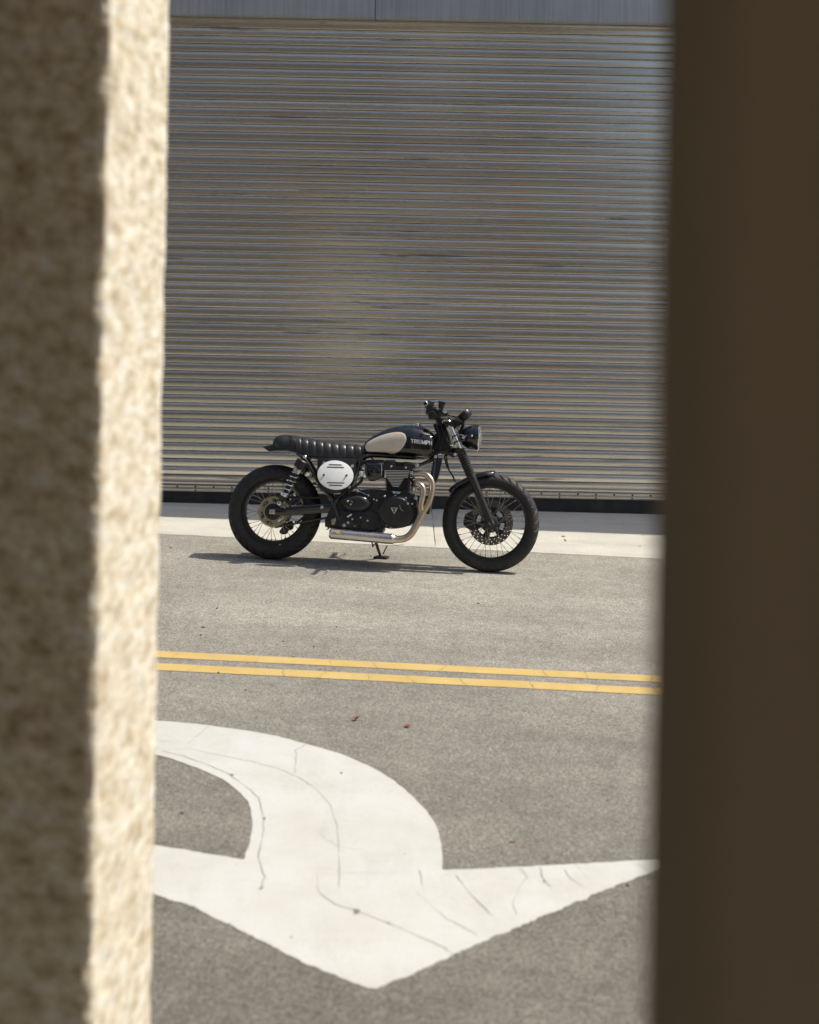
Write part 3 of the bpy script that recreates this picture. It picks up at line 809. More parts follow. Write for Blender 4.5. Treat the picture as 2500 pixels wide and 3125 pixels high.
# ---- battery box and white oval side plate
MB().prism(poly(p3, [(40, 350), (540, 345), (550, 480), (520, 640), (470, 720), (400, 780), (200, 800), (90, 770), (30, 560)], -0.13), -0.132, 0.132, 0.01).build('side_box', M['satin_black'], bike)
oc = p1(604, 447, -0.180)
el = [(oc.x + 0.1225 * math.cos(a), oc.z + 0.1025 * math.sin(a)) for a in [2 * math.pi * k / 72 for k in range(72)]]
plate = MB().prism([(x - oc.x, z - oc.z) for x, z in el], 0.0, 0.007, 0.0012).build('side_plate', M['white_plate'], bike, oc)
plate.rotation_euler = (R(-15), 0, R(11))            # the plate is canted up and forward
el2 = [(2 * oc.x - x, z) for x, z in el]
for xa, xb, y in ((572, 638, 392), (562, 648, 405), (560, 648, 487), (570, 636, 500)):
    a, b = p1(xa, y, oc.y) - oc, p1(xb, y + 1.5, oc.y) - oc
    MB().tube([a, a.lerp(b, 0.02), a.lerp(b, 0.98), b], [0.0018, 0.0032, 0.0032, 0.0018], 8, flat=0.9).build('slot', M['dark_gap'], plate)
for X, Y in ((545, 447), (660, 449)): MB().bolt(p1(X, Y, oc.y) - oc, NY, 0.0055, 0.014).build('plate_bolt', M['engine_black'], plate)
b = MB()
for X, Y, l in ((125, 400, -0.135), (497, 440, -0.135), (462, 718, -0.135)): b.bolt(p3(X, Y, l), NY, 0.008)
for X, Y in ((1318, 835), (1410, 958)): b.bolt(p2(X, Y, -0.12), NY, 0.006, 0.02)
tag(b.build('side_box_bolts', M['steel'], bike), kind='stuff')
for X, Y in ((1345, 838), (1395, 965)):
    v = p2(X, Y, -0.12); MB().tube([v + Vector((-0.022, 0, 0.004)), v + Vector((0.03, 0, -0.004))], 0.009, 8).build('rear_bracket', M['satin_black'], bike)

# ---- tank
T_top = [(318, 590), (335, 530), (365, 470), (430, 408), (520, 345), (640, 280), (760, 235), (880, 205), (1000, 188), (1120, 188), (1250, 210), (1350, 250), (1420, 296), (1470, 360), (1488, 430)]
T_bot = [(318, 640), (335, 646), (365, 650), (430, 652), (520, 652), (640, 652), (760, 660), (880, 672), (1000, 682), (1120, 692), (1250, 700), (1340, 700), (1400, 680), (1430, 610), (1455, 520)]
tt = [(v.x, v.z) for v in (pd(X, Y, 0.0) for X, Y in T_top)]
tb = [(v.x, v.z) for v in (pd(X, Y, -0.10) for X, Y in T_bot)]
tx0, tx1 = tt[0][0], tt[-1][0]
def tank_w(x):
    u = (x - tx0) / (tx1 - tx0)
    w = interp([(0, 0.080), (0.12, 0.094), (0.3, 0.112), (0.5, 0.128), (0.68, 0.138), (0.82, 0.137), (0.93, 0.128), (1, 0.105)], u)
    e = min((x - tx0) / 0.05, (tx1 - x) / 0.032)
    return w * (1 if e >= 1 else math.sqrt(max(0.0, 1 - (1 - max(0, e)) ** 2)) * 0.75 + 0.25)
def sm(xs, x): return (interp(xs, x - 0.012) + 2 * interp(xs, x) + interp(xs, x + 0.012)) / 4
def tank_y(x, z):
    zt, zb = sm(tt, x), sm(tb, x)
    zm = zb + (zt - zb) * 0.40
    if z >= zm: q = min(1, (z - zm) / max(1e-4, zt - zm)); return tank_w(x) * (1 - q ** 2.5) ** (1 / 2.2)
    q = min(1, (zm - z) / max(1e-4, zm - zb)); return tank_w(x) * (1 - 0.9 * q ** 5) ** 0.5 * (1 - 0.06 * q)
rings = []
for i in range(91):
    x = tx0 + (tx1 - tx0) * i / 90
    zt, zb = sm(tt, x), sm(tb, x); zm = zb + (zt - zb) * 0.40
    zs = [zb + (zm - zb) * (k / 8) for k in range(8)] + [zm + (zt - zm) * math.sin(math.pi / 2 * k / 14) for k in range(15)]
    half = [(tank_y(x, z), z) for z in zs]
    rings.append([(x, -y, z) for y, z in half] + [(x, y, z) for y, z in reversed(half[:-1])])
tank = MB().loft(rings).build('fuel_tank', M['gloss_black'], bike, angle=50)
seamb = MB()
for s in (-1, 1):
    seamb.tube([Vector((x, s * (tank_y(x, sm(tb, x)) + 0.001), sm(tb, x) + 0.001)) for x in [tx0 + (tx1 - tx0) * (0.03 + 0.93 * k / 50) for k in range(51)]], 0.004, 6)
seamb.build('tank_seam', M['gloss_black'], tank)
def on_tank(X, Y, f=pd, off=0.0):
    v = f(X, Y, -0.12)
    for _ in range(5): v = f(X, Y, -tank_y(v.x, v.z))
    return v
kp = [(380, 540), (385, 500), (420, 455), (520, 395), (640, 345), (760, 312), (870, 297), (940, 303), (990, 330), (1015, 385), (1010, 440), (985, 500), (940, 560), (880, 610), (820, 635), (770, 632), (700, 615), (560, 605), (430, 598), (395, 575)]
k3 = [on_tank(X, Y) for X, Y in kp]
kk = cr([Vector((v.x, v.z)) for v in k3], 4, True)
cen = Vector((sum(v.x for v in kk) / len(kk), sum(v.y for v in kk) / len(kk)))
for s in (-1, 1):
    rings = []
    for sc in (1.0, 1.0, 0.985, 0.9, 0.75, 0.6, 0.45, 0.3, 0.15, 0.02):
        off = 0.0 if not rings else (0.002 if len(rings) == 1 else 0.0032)
        rings.append([Vector((q.x, s * (tank_y(q.x, q.y) + off), q.y)) for q in [cen + (v - cen) * sc for v in kk]])
    MB().loft(rings).build('knee_pad', M['bronze'], tank, angle=50)
TL, TR, BL, BR = on_tank(1086, 402), on_tank(1414, 438), on_tank(1090, 464), on_tank(1412, 503)
def arc(cx, cy, rx, ry, a0, a1, n=8): return [(cx + rx * math.cos(R(a0 + (a1 - a0) * k / n)), cy + ry * math.sin(R(a0 + (a1 - a0) * k / n))) for k in range(n + 1)]
bowl = [(0.08, 0.92), (0.34, 0.92)] + arc(0.36, 0.69, 0.22, 0.23, 90, -90) + [(0.08, 0.46)]
GLYPHS = [(0.62, [[(0.0, 0.92), (0.62, 0.92)], [(0.31, 0.92), (0.31, 0.0)]]),
          (0.66, [[(0.08, 0.0), (0.08, 1.0)], bowl, [(0.34, 0.46), (0.60, 0.0)]]),
          (0.16, [[(0.08, 0.0), (0.08, 1.0)]]),
          (0.66, [[(0.08, 1.0), (0.08, 0.32)] + arc(0.33, 0.32, 0.25, 0.24, 180, 360) + [(0.58, 1.0)]]),
          (0.84, [[(0.08, 0.0), (0.08, 1.0)], [(0.10, 0.96), (0.42, 0.12)], [(0.42, 0.12), (0.74, 0.96)], [(0.76, 1.0), (0.76, 0.0)]]),
          (0.60, [[(0.08, 0.0), (0.08, 1.0)], bowl]),
          (0.66, [[(0.08, 0.0), (0.08, 1.0)], [(0.08, 0.50), (0.58, 0.50)], [(0.58, 1.0), (0.58, 0.0)]])]
full = sum(g[0] for g in GLYPHS) + 0.15 * 6
adv = 0.0; layer = 0
for gw, strokes in GLYPHS:
    lt = MB()
    for st_pts in strokes:
        layer += 1; prev = None
        for i, (gx, gy) in enumerate(st_pts):
            a, b = st_pts[max(i - 1, 0)], st_pts[min(i + 1, len(st_pts) - 1)]
            dx, dy = b[0] - a[0], b[1] - a[1]; ln2 = math.hypot(dx, dy) or 1
            ring = []
            for sd, dep in ((0.085, 0), (0.085, 1), (-0.085, 1), (-0.085, 0)):
                u = (adv + gx - dy / ln2 * sd) / full; w = gy + dx / ln2 * sd * 0.9
                q = BL.lerp(BR, u).lerp(TL.lerp(TR, u), w)
                ring.append((q.x, -(tank_y(q.x, q.z) + 0.0006 + dep * (0.0020 + 0.00008 * (layer % 5))), q.z))
            v4 = lt._ring(ring)
            if prev:
                for k in range(4): lt.bm.faces.new((prev[k], prev[(k + 1) % 4], v4[(k + 1) % 4], v4[k]))
            prev = v4
    lt.build('letter', M['white_print'], tank)
    adv += gw + 0.15
cp = pd(1176, 194, 0.0)
MB().lathe((cp.x, 0, cp.z - 0.008), (-0.05, 0, 1), [(0, 0.036), (0.006, 0.036), (0.009, 0.032), (0.010, 0.029), (0.017, 0.029), (0.020, 0.026), (0.020, 0.002)], 28).build('filler_cap', M['chrome'], tank)

# ---- engine
case = poly(p1, [(560, 655), (590, 585), (640, 545), (700, 528), (780, 518), (870, 525), (960, 540), (1010, 585), (1022, 640), (1002, 690), (945, 714), (880, 720), (846, 714), (840, 742), (720, 738), (610, 724), (562, 708)], -0.12, 2)
eng = MB().prism(case, -0.128, 0.128, 0.012).build('crankcase', M['engine_black'], bike)
cc = pb(905, 868, -0.17)
rad = [0.121 + 0.004 * math.cos(2 * a) for a in [2 * math.pi * k / 64 for k in range(64)]]
cvp = [(cc.x + r * math.cos(a), cc.z + r * 0.94 * math.sin(a)) for r, a in zip(rad, [2 * math.pi * k / 64 for k in range(64)])]
MB().prism(cvp, -0.120, -0.152, 0.003).build('cover_flange', M['engine_black'], eng)
cv2 = [(cc.x + (x - cc.x) * 0.95, cc.z + (z - cc.z) * 0.95) for x, z in cvp]
MB().dome(cv2, -0.150, -0.182, 0.80, 8).build('clutch_cover', M['engine_black'], eng)
oc2 = pb(1070, 775, -0.178)
MB().lathe(oc2, NY, [(-0.01, 0.021), (0.004, 0.021), (0.007, 0.018), (0.007, 0.002)], 28).build('oil_filler_cap', M['satin_black'], eng)
MB().tube(cr([pb(X, Y, -0.186) for X, Y in ((968, 760), (975, 800), (995, 838), (1030, 860))], 5), 0.0016, 6).build('cover_groove', M['steel'], eng)
MB().bolt(pb(1102, 738, -0.182), NY, 0.007).build('filler_bolt', M['steel'], eng)
lp = poly(pb, [(15, 680), (60, 632), (150, 592), (280, 572), (400, 600), (480, 660), (525, 735), (500, 800), (420, 850), (300, 885), (150, 880), (50, 830), (10, 760)], -0.16, 3)
MB().dome(lp, -0.120, -0.178, 0.45, 8).build('sprocket_cover', M['engine_black'], eng)
MB().dome(poly(pb, [(-10, 690), (60, 665), (150, 672), (215, 712), (218, 760), (150, 780), (60, 765), (0, 735)], -0.175, 3), -0.14, -0.181, 0.8, 4).build('cover_plate', M['satin_black'], eng)
MB().prism(poly(pb, [(560, 560), (720, 545), (1130, 560), (1235, 640), (1250, 780), (1200, 780), (900, 640), (600, 660), (520, 640)], -0.12, 2), -0.14, 0.14, 0.008).build('upper_case', M['engine_black'], eng)
MB().prism(poly(pb, [(0, 860), (480, 860), (620, 900), (680, 1140), (690, 1180), (300, 1180), (-40, 1140)], -0.12), -0.146, 0.146, 0.012).build('lower_case', M['engine_black'], eng)
bolts = [(725, 614, 9), (898, 614, 10), (1070, 650, 10), (1176, 742, 8), (1110, 906, 7), (1006, 1034, 7), (718, 1010, 7), (628, 858, 7), (592, 684, 7), (440, 1020, 8), (328, 968, 7), (820, 1135, 8), (858, 1112, 6), (278, 528, 11), (452, 602, 9), (1238, 645, 13), (116, 700, 7), (162, 752, 6), (190, 995, 8), (120, 1050, 10), (54, 1096, 13), (228, 1102, 7), (752, 1098, 6), (1262, 104, 12), (545, 668, 6)]
for X, Y, r in bolts:
    dx = math.hypot(X - 905, (Y - 868) * 1.06)
    l = -0.152 if 240 < dx < 300 else (-0.150 if Y > 900 else -0.165)
    if (X, Y) in ((278, 528), (452, 602)): l = -0.135
    if (X, Y) in ((116, 700), (162, 752)): l = -0.184
    MB().bolt(pb(X, Y, l), NY, r * 0.00042 * 1.6, 0.007).build('bolt', M['steel'], eng)
MB().tube([pb(290, 530, -0.135), pb(440, 598, -0.135)], 0.003, 8).build('clutch_rod', M['chrome'], eng)
# triangular badge with a T in it
def bar(mb, a, b, w, l=-0.1835):
    a, b = pb(*a, l), pb(*b, l); d = (b - a); n = Vector((-d.z, 0, d.x)).normalized() * w
    mb.loft([[a + n, b + n, b - n, a - n], [p + Vector((0, -0.0016, 0)) for p in (a + n, b + n, b - n, a - n)]])
lg = MB()
tri = [(828, 808), (935, 812), (880, 905)]
for a, b in zip(tri, tri[1:] + tri[:1]): bar(lg, a, b, 0.0011)
for a, b in (((848, 830), (862, 831)), ((850, 830), (862, 862)), ((862, 840), (862, 866)), ((893, 833), (913, 833)), ((911, 833), (893, 864)), ((892, 838), (892, 868))): bar(lg, a, b, 0.0010, -0.1837)
lg.build('emblem', M['white_print'], eng)
MB().prism(poly(pb, [(845, 535), (990, 545), (965, 578), (868, 574)], -0.15), -0.166, -0.160, 0.001).build('name_badge', M['badge_blue'], eng)
bd_ = MB()
for k in range(3): bar(bd_, (895 + 17 * k, 554), (903 + 17 * k, 564), 0.0016, -0.1662)
bd_.build('badge_print', M['dark_gap'], eng)
# cylinders
cyl = MB().prism(poly(pb, [(748, 185), (1120, 195), (1112, 560), (760, 552)], -0.10), -0.140, 0.140, 0.004).build('cylinder_block', M['engine_black'], bike)
for k in range(14):
    y = 197 + k * 25.5
    narrow = max(0, k - 5)
    xa, xb = 722 + (2 * narrow), 1142 - 1 * narrow
    MB().prism(poly(pb, [(xa, y - 4.5), (xb, y - 0.5), (xb, y + 9), (xa, y + 5)], -0.15), -0.158, 0.158, 0.0008).build('cooling_fin', M['engine_black'], cyl)
    if k < 11:
        ea, eb = (726, 1130 - 6 * k) if k < 5 else (770 + 17 * (k - 5), 1040 - 16 * (k - 5))
        MB().prism(poly(pb, [(ea, y - 4), (eb, y), (eb, y + 8), (ea, y + 4)], -0.15), -0.1660, -0.1578).build('fin_edge', M['fin_edge'], cyl)
MB().prism(poly(pb, [(700, 120), (1160, 128), (1155, 188), (1130, 196), (720, 190), (700, 180)], -0.12), -0.158, 0.158, 0.006).build('cylinder_head', M['engine_black'], bike)
for ptsx in ([(712, 60), (740, 22), (870, 18), (893, 40), (895, 150), (712, 145)], [(1030, 70), (1060, 48), (1180, 62), (1212, 100), (1212, 160), (1030, 152)]):
    MB().prism(poly(pb, ptsx, -0.12, 2), -0.152, 0.152, 0.012).build('cam_cover', M['engine_black'], bike)
MB().prism(poly(pb, [(880, 50), (1050, 60), (1050, 140), (880, 140)], -0.08), -0.13, 0.13, 0.01).build('cam_bridge', M['satin_black'], bike)
b = MB()
for X, Y in ((832, 128), (1070, 146)): b.bolt(pb(X, Y, -0.156), NY, 0.0065)
tag(b.build('head_bolts', M['steel'], bike), kind='stuff')
# carburettor, breather and hoses
car = MB().prism(poly(pb, [(400, 95), (440, 62), (640, 78), (700, 110), (715, 290), (640, 335), (520, 370), (450, 345), (405, 250)], -0.12, 3), -0.150, -0.03, 0.018).build('carburettor', M['gloss_black'], bike)
MB().prism(poly(pb, [(470, 130), (570, 120), (640, 160), (650, 250), (580, 290), (490, 260)], -0.15, 3), -0.166, -0.148, 0.008).build('carburettor_cap', M['gloss_black'], car)
MB().tube([pb(672, 90, -0.152), pb(678, 180, -0.152), pb(664, 270, -0.152)], 0.0025, 8).build('carburettor_clip', M['chrome'], car)
br = MB().lathe(pb(345, 205, -0.135), Vector((0, 0, -1)), [(0, 0.015), (0.004, 0.0172), (0.034, 0.0172), (0.037, 0.014)], 18)
br.build('breather_cap', M['off_white'], bike)
MB().lathe(pb(345, 172, -0.135), Vector((0, 0, -1)), [(0, 0.011), (0.012, 0.012)], 16).build('breather_neck', M['satin_black'], bike)
MB().tube(path(pb, [(350, 300, -0.135), (335, 370, -0.14), (240, 450, -0.145), (170, 510, -0.145), (148, 560, -0.145), (150, 590, -0.14)]), 0.0105, 10).build('breather_hose', M['rubber'], bike)
MB().prism(poly(pb, [(300, 30), (700, 15), (690, 60), (420, 70), (330, 130), (290, 110)], -0.1, 2), -0.11, 0.11, 0.01).build('airbox_duct', M['plastic_black'], bike)

# ---- exhaust
h1 = path(pb, [(1155, 246, -0.105), (1250, 246, -0.115), (1330, 246, -0.128), (1415, 272, -0.142), (1478, 335, -0.152), (1508, 420, -0.158), (1506, 520, -0.162), (1478, 640, -0.166), (1446, 730, -0.168), (1400, 810, -0.172), (1352, 880, -0.176)])
h2 = path(pb, [(1150, 330, 0.105), (1190, 335, 0.07), (1210, 395, 0.02), (1205, 440, -0.06), (1215, 430, -0.12), (1262, 420, -0.160), (1320, 438, -0.172), (1358, 500, -0.178), (1358, 580, -0.180), (1338, 670, -0.180), (1318, 760, -0.180), (1318, 830, -0.180), (1336, 890, -0.179)])
exh = MB().tube(h1, 0.0200, 18).build('exhaust_header', M['header_steel'], bike)
MB().tube(h2, 0.0195, 18).build('exhaust_header', M['header_steel'], bike)
e1 = pb(1205, 505, -0.115)
MB().lathe(pb(1212, 462, -0.118), e1 - pb(1212, 462, -0.118) + Vector((0, 0, -0.001)), [(0, 0.018), (0.012, 0.019), (0.026, 0.0175), (0.032, 0.012)], 16).build('exhaust_elbow', M['chrome'], bike)
MB().lathe(pb(1205, 500, -0.116), (0.02, 0, -1), [(0, 0.0165), (0.022, 0.0165), (0.026, 0.014)], 16).build('sensor_boss', M['off_white'], bike)
collector = path(p3, [(1430, 1030, -0.178), (1412, 1075, -0.178), (1370, 1165, -0.179), (1322, 1255, -0.180), (1270, 1335, -0.182), (1200, 1388, -0.184), (1120, 1405, -0.186), (1030, 1405, -0.188)])
MB().tube(collector, [0.027] + [0.0235] * (len(collector) - 1), 20).build('collector_pipe', M['header_steel'], bike)
for X, Y, l, r in ((1423, 1048, -0.178, 0.026), (1412, 875, -0.180, 0.0205), (1505, 897, -0.167, 0.0208)):
    v = p3(X, Y, l); d = (p3(X - 8, Y + 30, l) - v).normalized()
    MB().tube([v - d * 0.0022, v + d * 0.0022], r, 20).build('weld_ring', M['steel'], bike)
cl1 = pb(1150, 246, -0.103); cd = pb(1250, 246, -0.115) - cl1
MB().lathe(cl1 - cd * 0.06, cd, [(0, 0.026), (0.004, 0.030), (0.008, 0.030), (0.010, 0.026), (0.020, 0.027), (0.022, 0.0245), (0.030, 0.0245)], 20).build('exhaust_clamp', M['chrome'], bike)
b = MB()
for X, Y, l in ((1165, 190, -0.11), (1270, 190, -0.11), (1285, 325, -0.12), (1210, 345, -0.11)): b.lathe(pb(X, Y, l), (1, 0, 0), [(-0.012, 0.004), (0.0, 0.006), (0.010, 0.006), (0.012, 0.003)], 8)
tag(b.build('clamp_nuts', M['chrome'], bike), kind='stuff')
m0, m1 = p3(196, 1330, -0.19), p3(1060, 1404, -0.19)
md = (m1 - m0); ML = md.length
muf = MB().lathe(m0, md, [(0.0, 0.016), (0.001, 0.027), (0.012, 0.0345), (0.0125, 0.0352), (0.022, 0.0352), (0.0225, 0.0345), (0.5 * ML, 0.0345), (0.94 * ML, 0.0345), (0.945 * ML, 0.0353), (0.952 * ML, 0.0353), (0.957 * ML, 0.0345), (0.985 * ML, 0.028), (ML, 0.026), (ML + 0.012, 0.026), (ML + 0.012, 0.0245)], 40).build('muffler', M['muffler_steel'], bike, angle=25)
MB().lathe(m0 + md.normalized() * 0.0008, -md, [(0, 0.0225), (0.0012, 0.0225)], 24).build('muffler_outlet', M['dark_gap'], muf)
g = p3(325, 1310, -0.223)
gp = [(g.x + 0.031 * math.cos(a), g.z + 0.011 * math.sin(a) - 0.002 * math.cos(a)) for a in [2 * math.pi * k / 28 for k in range(28)]]
def round_muf(o):
    for v in o.data.vertices:
        q = Vector((v.co.x, v.co.y, v.co.z)); t_ = (q - m0).dot(md.normalized()); c_ = m0 + md.normalized() * t_
        dz = q.z - c_.z; v.co.y = c_.y - math.sqrt(max(0.0001, 0.0345 ** 2 - dz * dz)) + (v.co.y + 0.2)
round_muf(MB().prism(gp, -0.2015, -0.199).build('muffler_badge', M['badge_gold'], muf))
s0, s1 = p3(540, 1345, -0.22), p3(585, 1300, -0.22)
MB().tube([p3(780, 1465, -0.19) , p3(1040, 1465, -0.19)], 0.001, 6).build('muffler_seam', M['steel'], muf)
MB().tube(path(p3, [(1035, 1465, -0.19), (1045, 1480, -0.19), (1160, 1478, -0.19), (1165, 1460, -0.19)], 3), 0.0018, 6).build('exhaust_spring', M['steel'], bike)
MB().prism(poly(p3, [(850, 1260), (900, 1270), (895, 1340), (780, 1320)], -0.15), -0.165, -0.155, 0.001).build('muffler_hanger', M['satin_black'], bike)
hg = poly(p3, [(222, 1145), (280, 1120), (285, 1150), (262, 1215), (225, 1210)], -0.14)
MB().prism(hg, -0.150, -0.142, 0.001).build('hanger_plate', M['brass'], bike)
MB().prism(poly(p3, [(140, 1120), (200, 1080), (340, 1100), (340, 1240), (200, 1250), (140, 1240)], -0.12), -0.138, -0.06, 0.006).build('sump_guard', M['satin_black'], bike)
pg = p3(465, 1095, -0.17)
MB().tube([p3(438, 1110, -0.165), p3(495, 1072, -0.185)], 0.0085, 10).build('foot_peg', M['chrome'], bike)
MB().tube([p3(500, 1090, -0.10), p3(470, 1092, -0.16)], 0.010, 10).build('peg_mount', M['satin_black'], bike)
sm_ = MB()
for _ in range(9):
    v = p3(random.uniform(480, 610), random.uniform(1150, 1270), -0.150)
    sm_.tube([v, v + Vector((random.uniform(-0.02, 0.02), -0.012, random.uniform(-0.02, 0.02)))], 0.004, 7)
tag(sm_.build('linkage', M['engine_black'], bike), kind='stuff')
MB().tube(path(p3, [(170, 1240, -0.13), (190, 1262, -0.13), (160, 1275, -0.13)], 4), 0.004, 8).build('spring_hook', M['satin_black'], bike)

# ---- side stand, resting on the street
def gl(px, py): return MI @ on_ground(px, py)
ft = gl(950 + 1222 * 0.1739, 1540 + 945 * 0.1739)
gs = math.tan(LEAN)
legt = pc(1105, 560, 0.12)
MB().tube([legt, legt.lerp(ft, 0.5), ft + Vector((-0.004, 0, 0.018))], [0.012, 0.0105, 0.0095], 10).build('side_stand', M['satin_black'], bike)
fo_ = MB().box((-0.046, -0.030, -0.002), (0.046, 0.030, 0.016), 0.004)
for v in fo_.bm.verts: v.co = Vector((ft.x + v.co.x + (0.012 if v.co.y > 0 else -0.004), ft.y + v.co.y, ft.z + v.co.z + v.co.y * gs))
fo_.build('stand_foot', M['satin_black'], bike)
MB().tube([ft + Vector((0.012, 0, 0.03)), ft + Vector((0.024, -0.004, 0.055)), ft + Vector((0.040, -0.008, 0.090))], 0.0045, 8).build('stand_lever', M['satin_black'], bike)
MB().tube(path(pc, [(1060, 660, 0.14), (1078, 700, 0.14), (1075, 740, 0.14), (1110, 690, 0.15)], 4), 0.0045, 8).build('stand_spring', M['satin_black'], bike)

# ---- fork
ftop, faxl = pa(962, 545, -0.105), Vector((WB, -0.105, RF))
fd = (faxl - ftop).normalized()
def fk(P): return ftop + fd * ((P - ftop).dot(fd))
c0, c1 = fk(pa(965, 600, -0.105)), fk(p4(625, 672, -0.105))
g1, lo1 = fk(p4(745, 985, -0.105)), fk(p4(760, 1010, -0.105))
for s in (-1, 1):
    def S2(v): return Vector((v.x, s * abs(v.y), v.z))
    d = fd.copy()
    st_ = MB().tube([S2(ftop), S2(g1)], 0.0165, 24).build('fork_tube', M['chrome'], bike)
    LG = (g1 - c1).length
    prof = [(0, 0.020), (0.001, 0.027), (0.016, 0.0275), (0.018, 0.024)]
    n = 9
    for k in range(n):
        z0 = 0.020 + (LG - 0.032) * k / n; st2 = (LG - 0.032) / n
        prof += [(z0, 0.0255), (z0 + st2 * 0.28, 0.0325), (z0 + st2 * 0.62, 0.0325), (z0 + st2 * 0.92, 0.0255)]
    prof += [(LG - 0.010, 0.029), (LG, 0.029)]
    MB().lathe(S2(c1), d, prof, 24).build('fork_gaiter', M['rubber'], bike)
    LL = (faxl - g1).length
    MB().lathe(S2(g1), d, [(0, 0.028), (0.01, 0.0295), (0.03, 0.0285), (0.10, 0.0262), (LL * 0.75, 0.0235), (LL * 0.93, 0.0235), (LL, 0.024), (LL + 0.022, 0.021), (LL + 0.026, 0.012)], 24).build('fork_leg', M['satin_black'], bike)
    for X, Y in ((1060, 842), (1112, 960)):
        v = S2(fk(pa(X, Y, -0.105))); MB().lathe(v - d * 0.006, d, [(0, 0.0165), (0.001, 0.020), (0.011, 0.020), (0.012, 0.0165)], 20).build('fork_clamp', M['gloss_black'], bike)
    MB().lathe(S2(ftop) - d * 0.012, d, [(0, 0.008), (0.002, 0.015), (0.012, 0.019), (0.022, 0.019)], 20).build('fork_cap', M['chrome'], bike)
for name, P, h in (('upper_yoke', pa(955, 585, -0.105), 0.015), ('lower_yoke', p4(590, 700, -0.105), 0.020)):
    v = fk(P); y_ = MB()
    y_.loft([[Vector((v.x, yy, v.z)) + fd * a * h + Vector((b, 0, 0)) for a, b in ((-1, 0.03), (1, 0.03), (1, -0.055 + 0.02 * abs(yy) / 0.13), (-1, -0.055 + 0.02 * abs(yy) / 0.13))] for yy in (-0.132, -0.128, -0.06, 0, 0.06, 0.128, 0.132)])
    y_.build(name, M['satin_black'], bike)
MB().prism(poly(pa, [(985, 1180), (1130, 1190), (1150, 1260), (1060, 1285), (980, 1260)], -0.12), -0.135, -0.10, 0.003).build('yoke_clamp', M['satin_black'], bike)
b = MB()
for X, Y, l, r in ((1095, 1222, -0.137, 0.0075), (685, 1265, -0.075, 0.0085), (778, 1205, -0.07, 0.005), (672, 1352, -0.07, 0.004), (640, 1145, -0.07, 0.004), (1005, 1035, -0.07, 0.004), (1040, 1035, -0.07, 0.004), (850, 530, -0.09, 0.008)):
    b.bolt(pa(X, Y, l), NY, r)
tag(b.build('head_fasteners', M['steel'], bike), kind='stuff')
# ---- front fender hugging the tyre
ctr = Vector((WB, 0, RF))
fen = [p4(X, Y, 0.0) for X, Y in ((486, 1143), (540, 1085), (620, 1030), (700, 990), (790, 952), (880, 925), (960, 912), (1046, 908))]
fen = cr(fen, 5); rings = []
for i, v in enumerate(fen):
    d = (v - ctr).normalized(); e = min(1, min(i, len(fen) - 1 - i) / 6)
    w = 0.060 * (0.35 + 0.65 * math.sqrt(e)) if i > len(fen) / 2 else 0.060 * (0.6 + 0.4 * math.sqrt(e))
    o_ = [v + Vector((0, math.sin(a) * w, 0)) + d * (0.030 * (math.cos(a) - 1)) for a in [R(-88 + 176 * k / 12) for k in range(13)]]
    rings.append(o_ + [p - d * 0.004 for p in reversed(o_)])
MB().loft(rings).build('front_fender', M['gloss_black'], bike)
for s in (-1, 1):
    MB().tube([p4(790, 985, s * 0.06), p4(760, 1000, s * 0.09)], 0.008, 8).build('fender_bracket', M['satin_black'], bike)

# ---- headlamp and gauge
hb, hf = pa(1185, 845, 0.0), pa(1590, 872, 0.0)
hd = (hf - hb); HL = hd.length
hl = MB().lathe(hb, hd, [(-0.004, 0.004), (0.0, 0.020), (0.012, 0.040), (0.035, 0.062), (0.065, 0.078), (0.095, 0.0865), (HL - 0.012, 0.0905), (HL - 0.004, 0.0905)], 40).build('headlamp', M['gloss_black'], bike)
MB().lathe(hb + hd.normalized() * (HL - 0.005), hd, [(0, 0.0905), (0.001, 0.0925), (0.007, 0.0925), (0.010, 0.089), (0.010, 0.083)], 40, cap=False).build('lamp_rim', M['chrome'], hl)
MB().lathe(hb + hd.normalized() * (HL - 0.03), hd, [(0, 0.02), (0.028, 0.084)], 32, cap=False).build('reflector', M['chrome'], hl)
MB().lathe(hb + hd.normalized() * (HL + 0.002), hd, [(0, 0.085), (0.006, 0.080), (0.013, 0.062), (0.018, 0.035), (0.020, 0.003)], 40, cap=True).build('lens', M['lens_glass'], hl)
MB().bolt(pa(1450, 828, -0.088), NY, 0.006).build('lamp_bolt', M['steel'], hl)
for s in (-1, 1):
    q = [pa(1060, 845, -0.10), pa(1140, 860, -0.10), pa(1220, 880, -0.095), pa(1330, 850, -0.085)]
    MB().tube([Vector((v.x, s * abs(v.y), v.z)) for v in q], 0.0065, 8).build('lamp_bracket', M['gloss_black'], bike)
    q = [pa(1110, 960, -0.10), pa(1190, 935, -0.10), pa(1300, 905, -0.09)]
    MB().tube([Vector((v.x, s * abs(v.y), v.z)) for v in q], 0.006, 8).build('lamp_bracket', M['gloss_black'], bike)
MB().tube(path(pa, [(1130, 795, -0.11), (1200, 805, -0.11), (1270, 815, -0.10), (1310, 850, -0.10)]), 0.0025, 6).build('lamp_cable', M['chrome'], bike)
b = MB(); b.bolt(pa(1275, 856, -0.10), NY, 0.0075); b.build('bracket_bolt', M['chrome'], bike)
gA, gB = pa(1180, 505, 0.03), pa(1425, 300, 0.03)
gc = (gA + gB) / 2; gdv = (gB - gA); gn = Vector((-gdv.z, 0, gdv.x)).normalized()
if gn.z < 0: gn = -gn
GR = gdv.length / 2
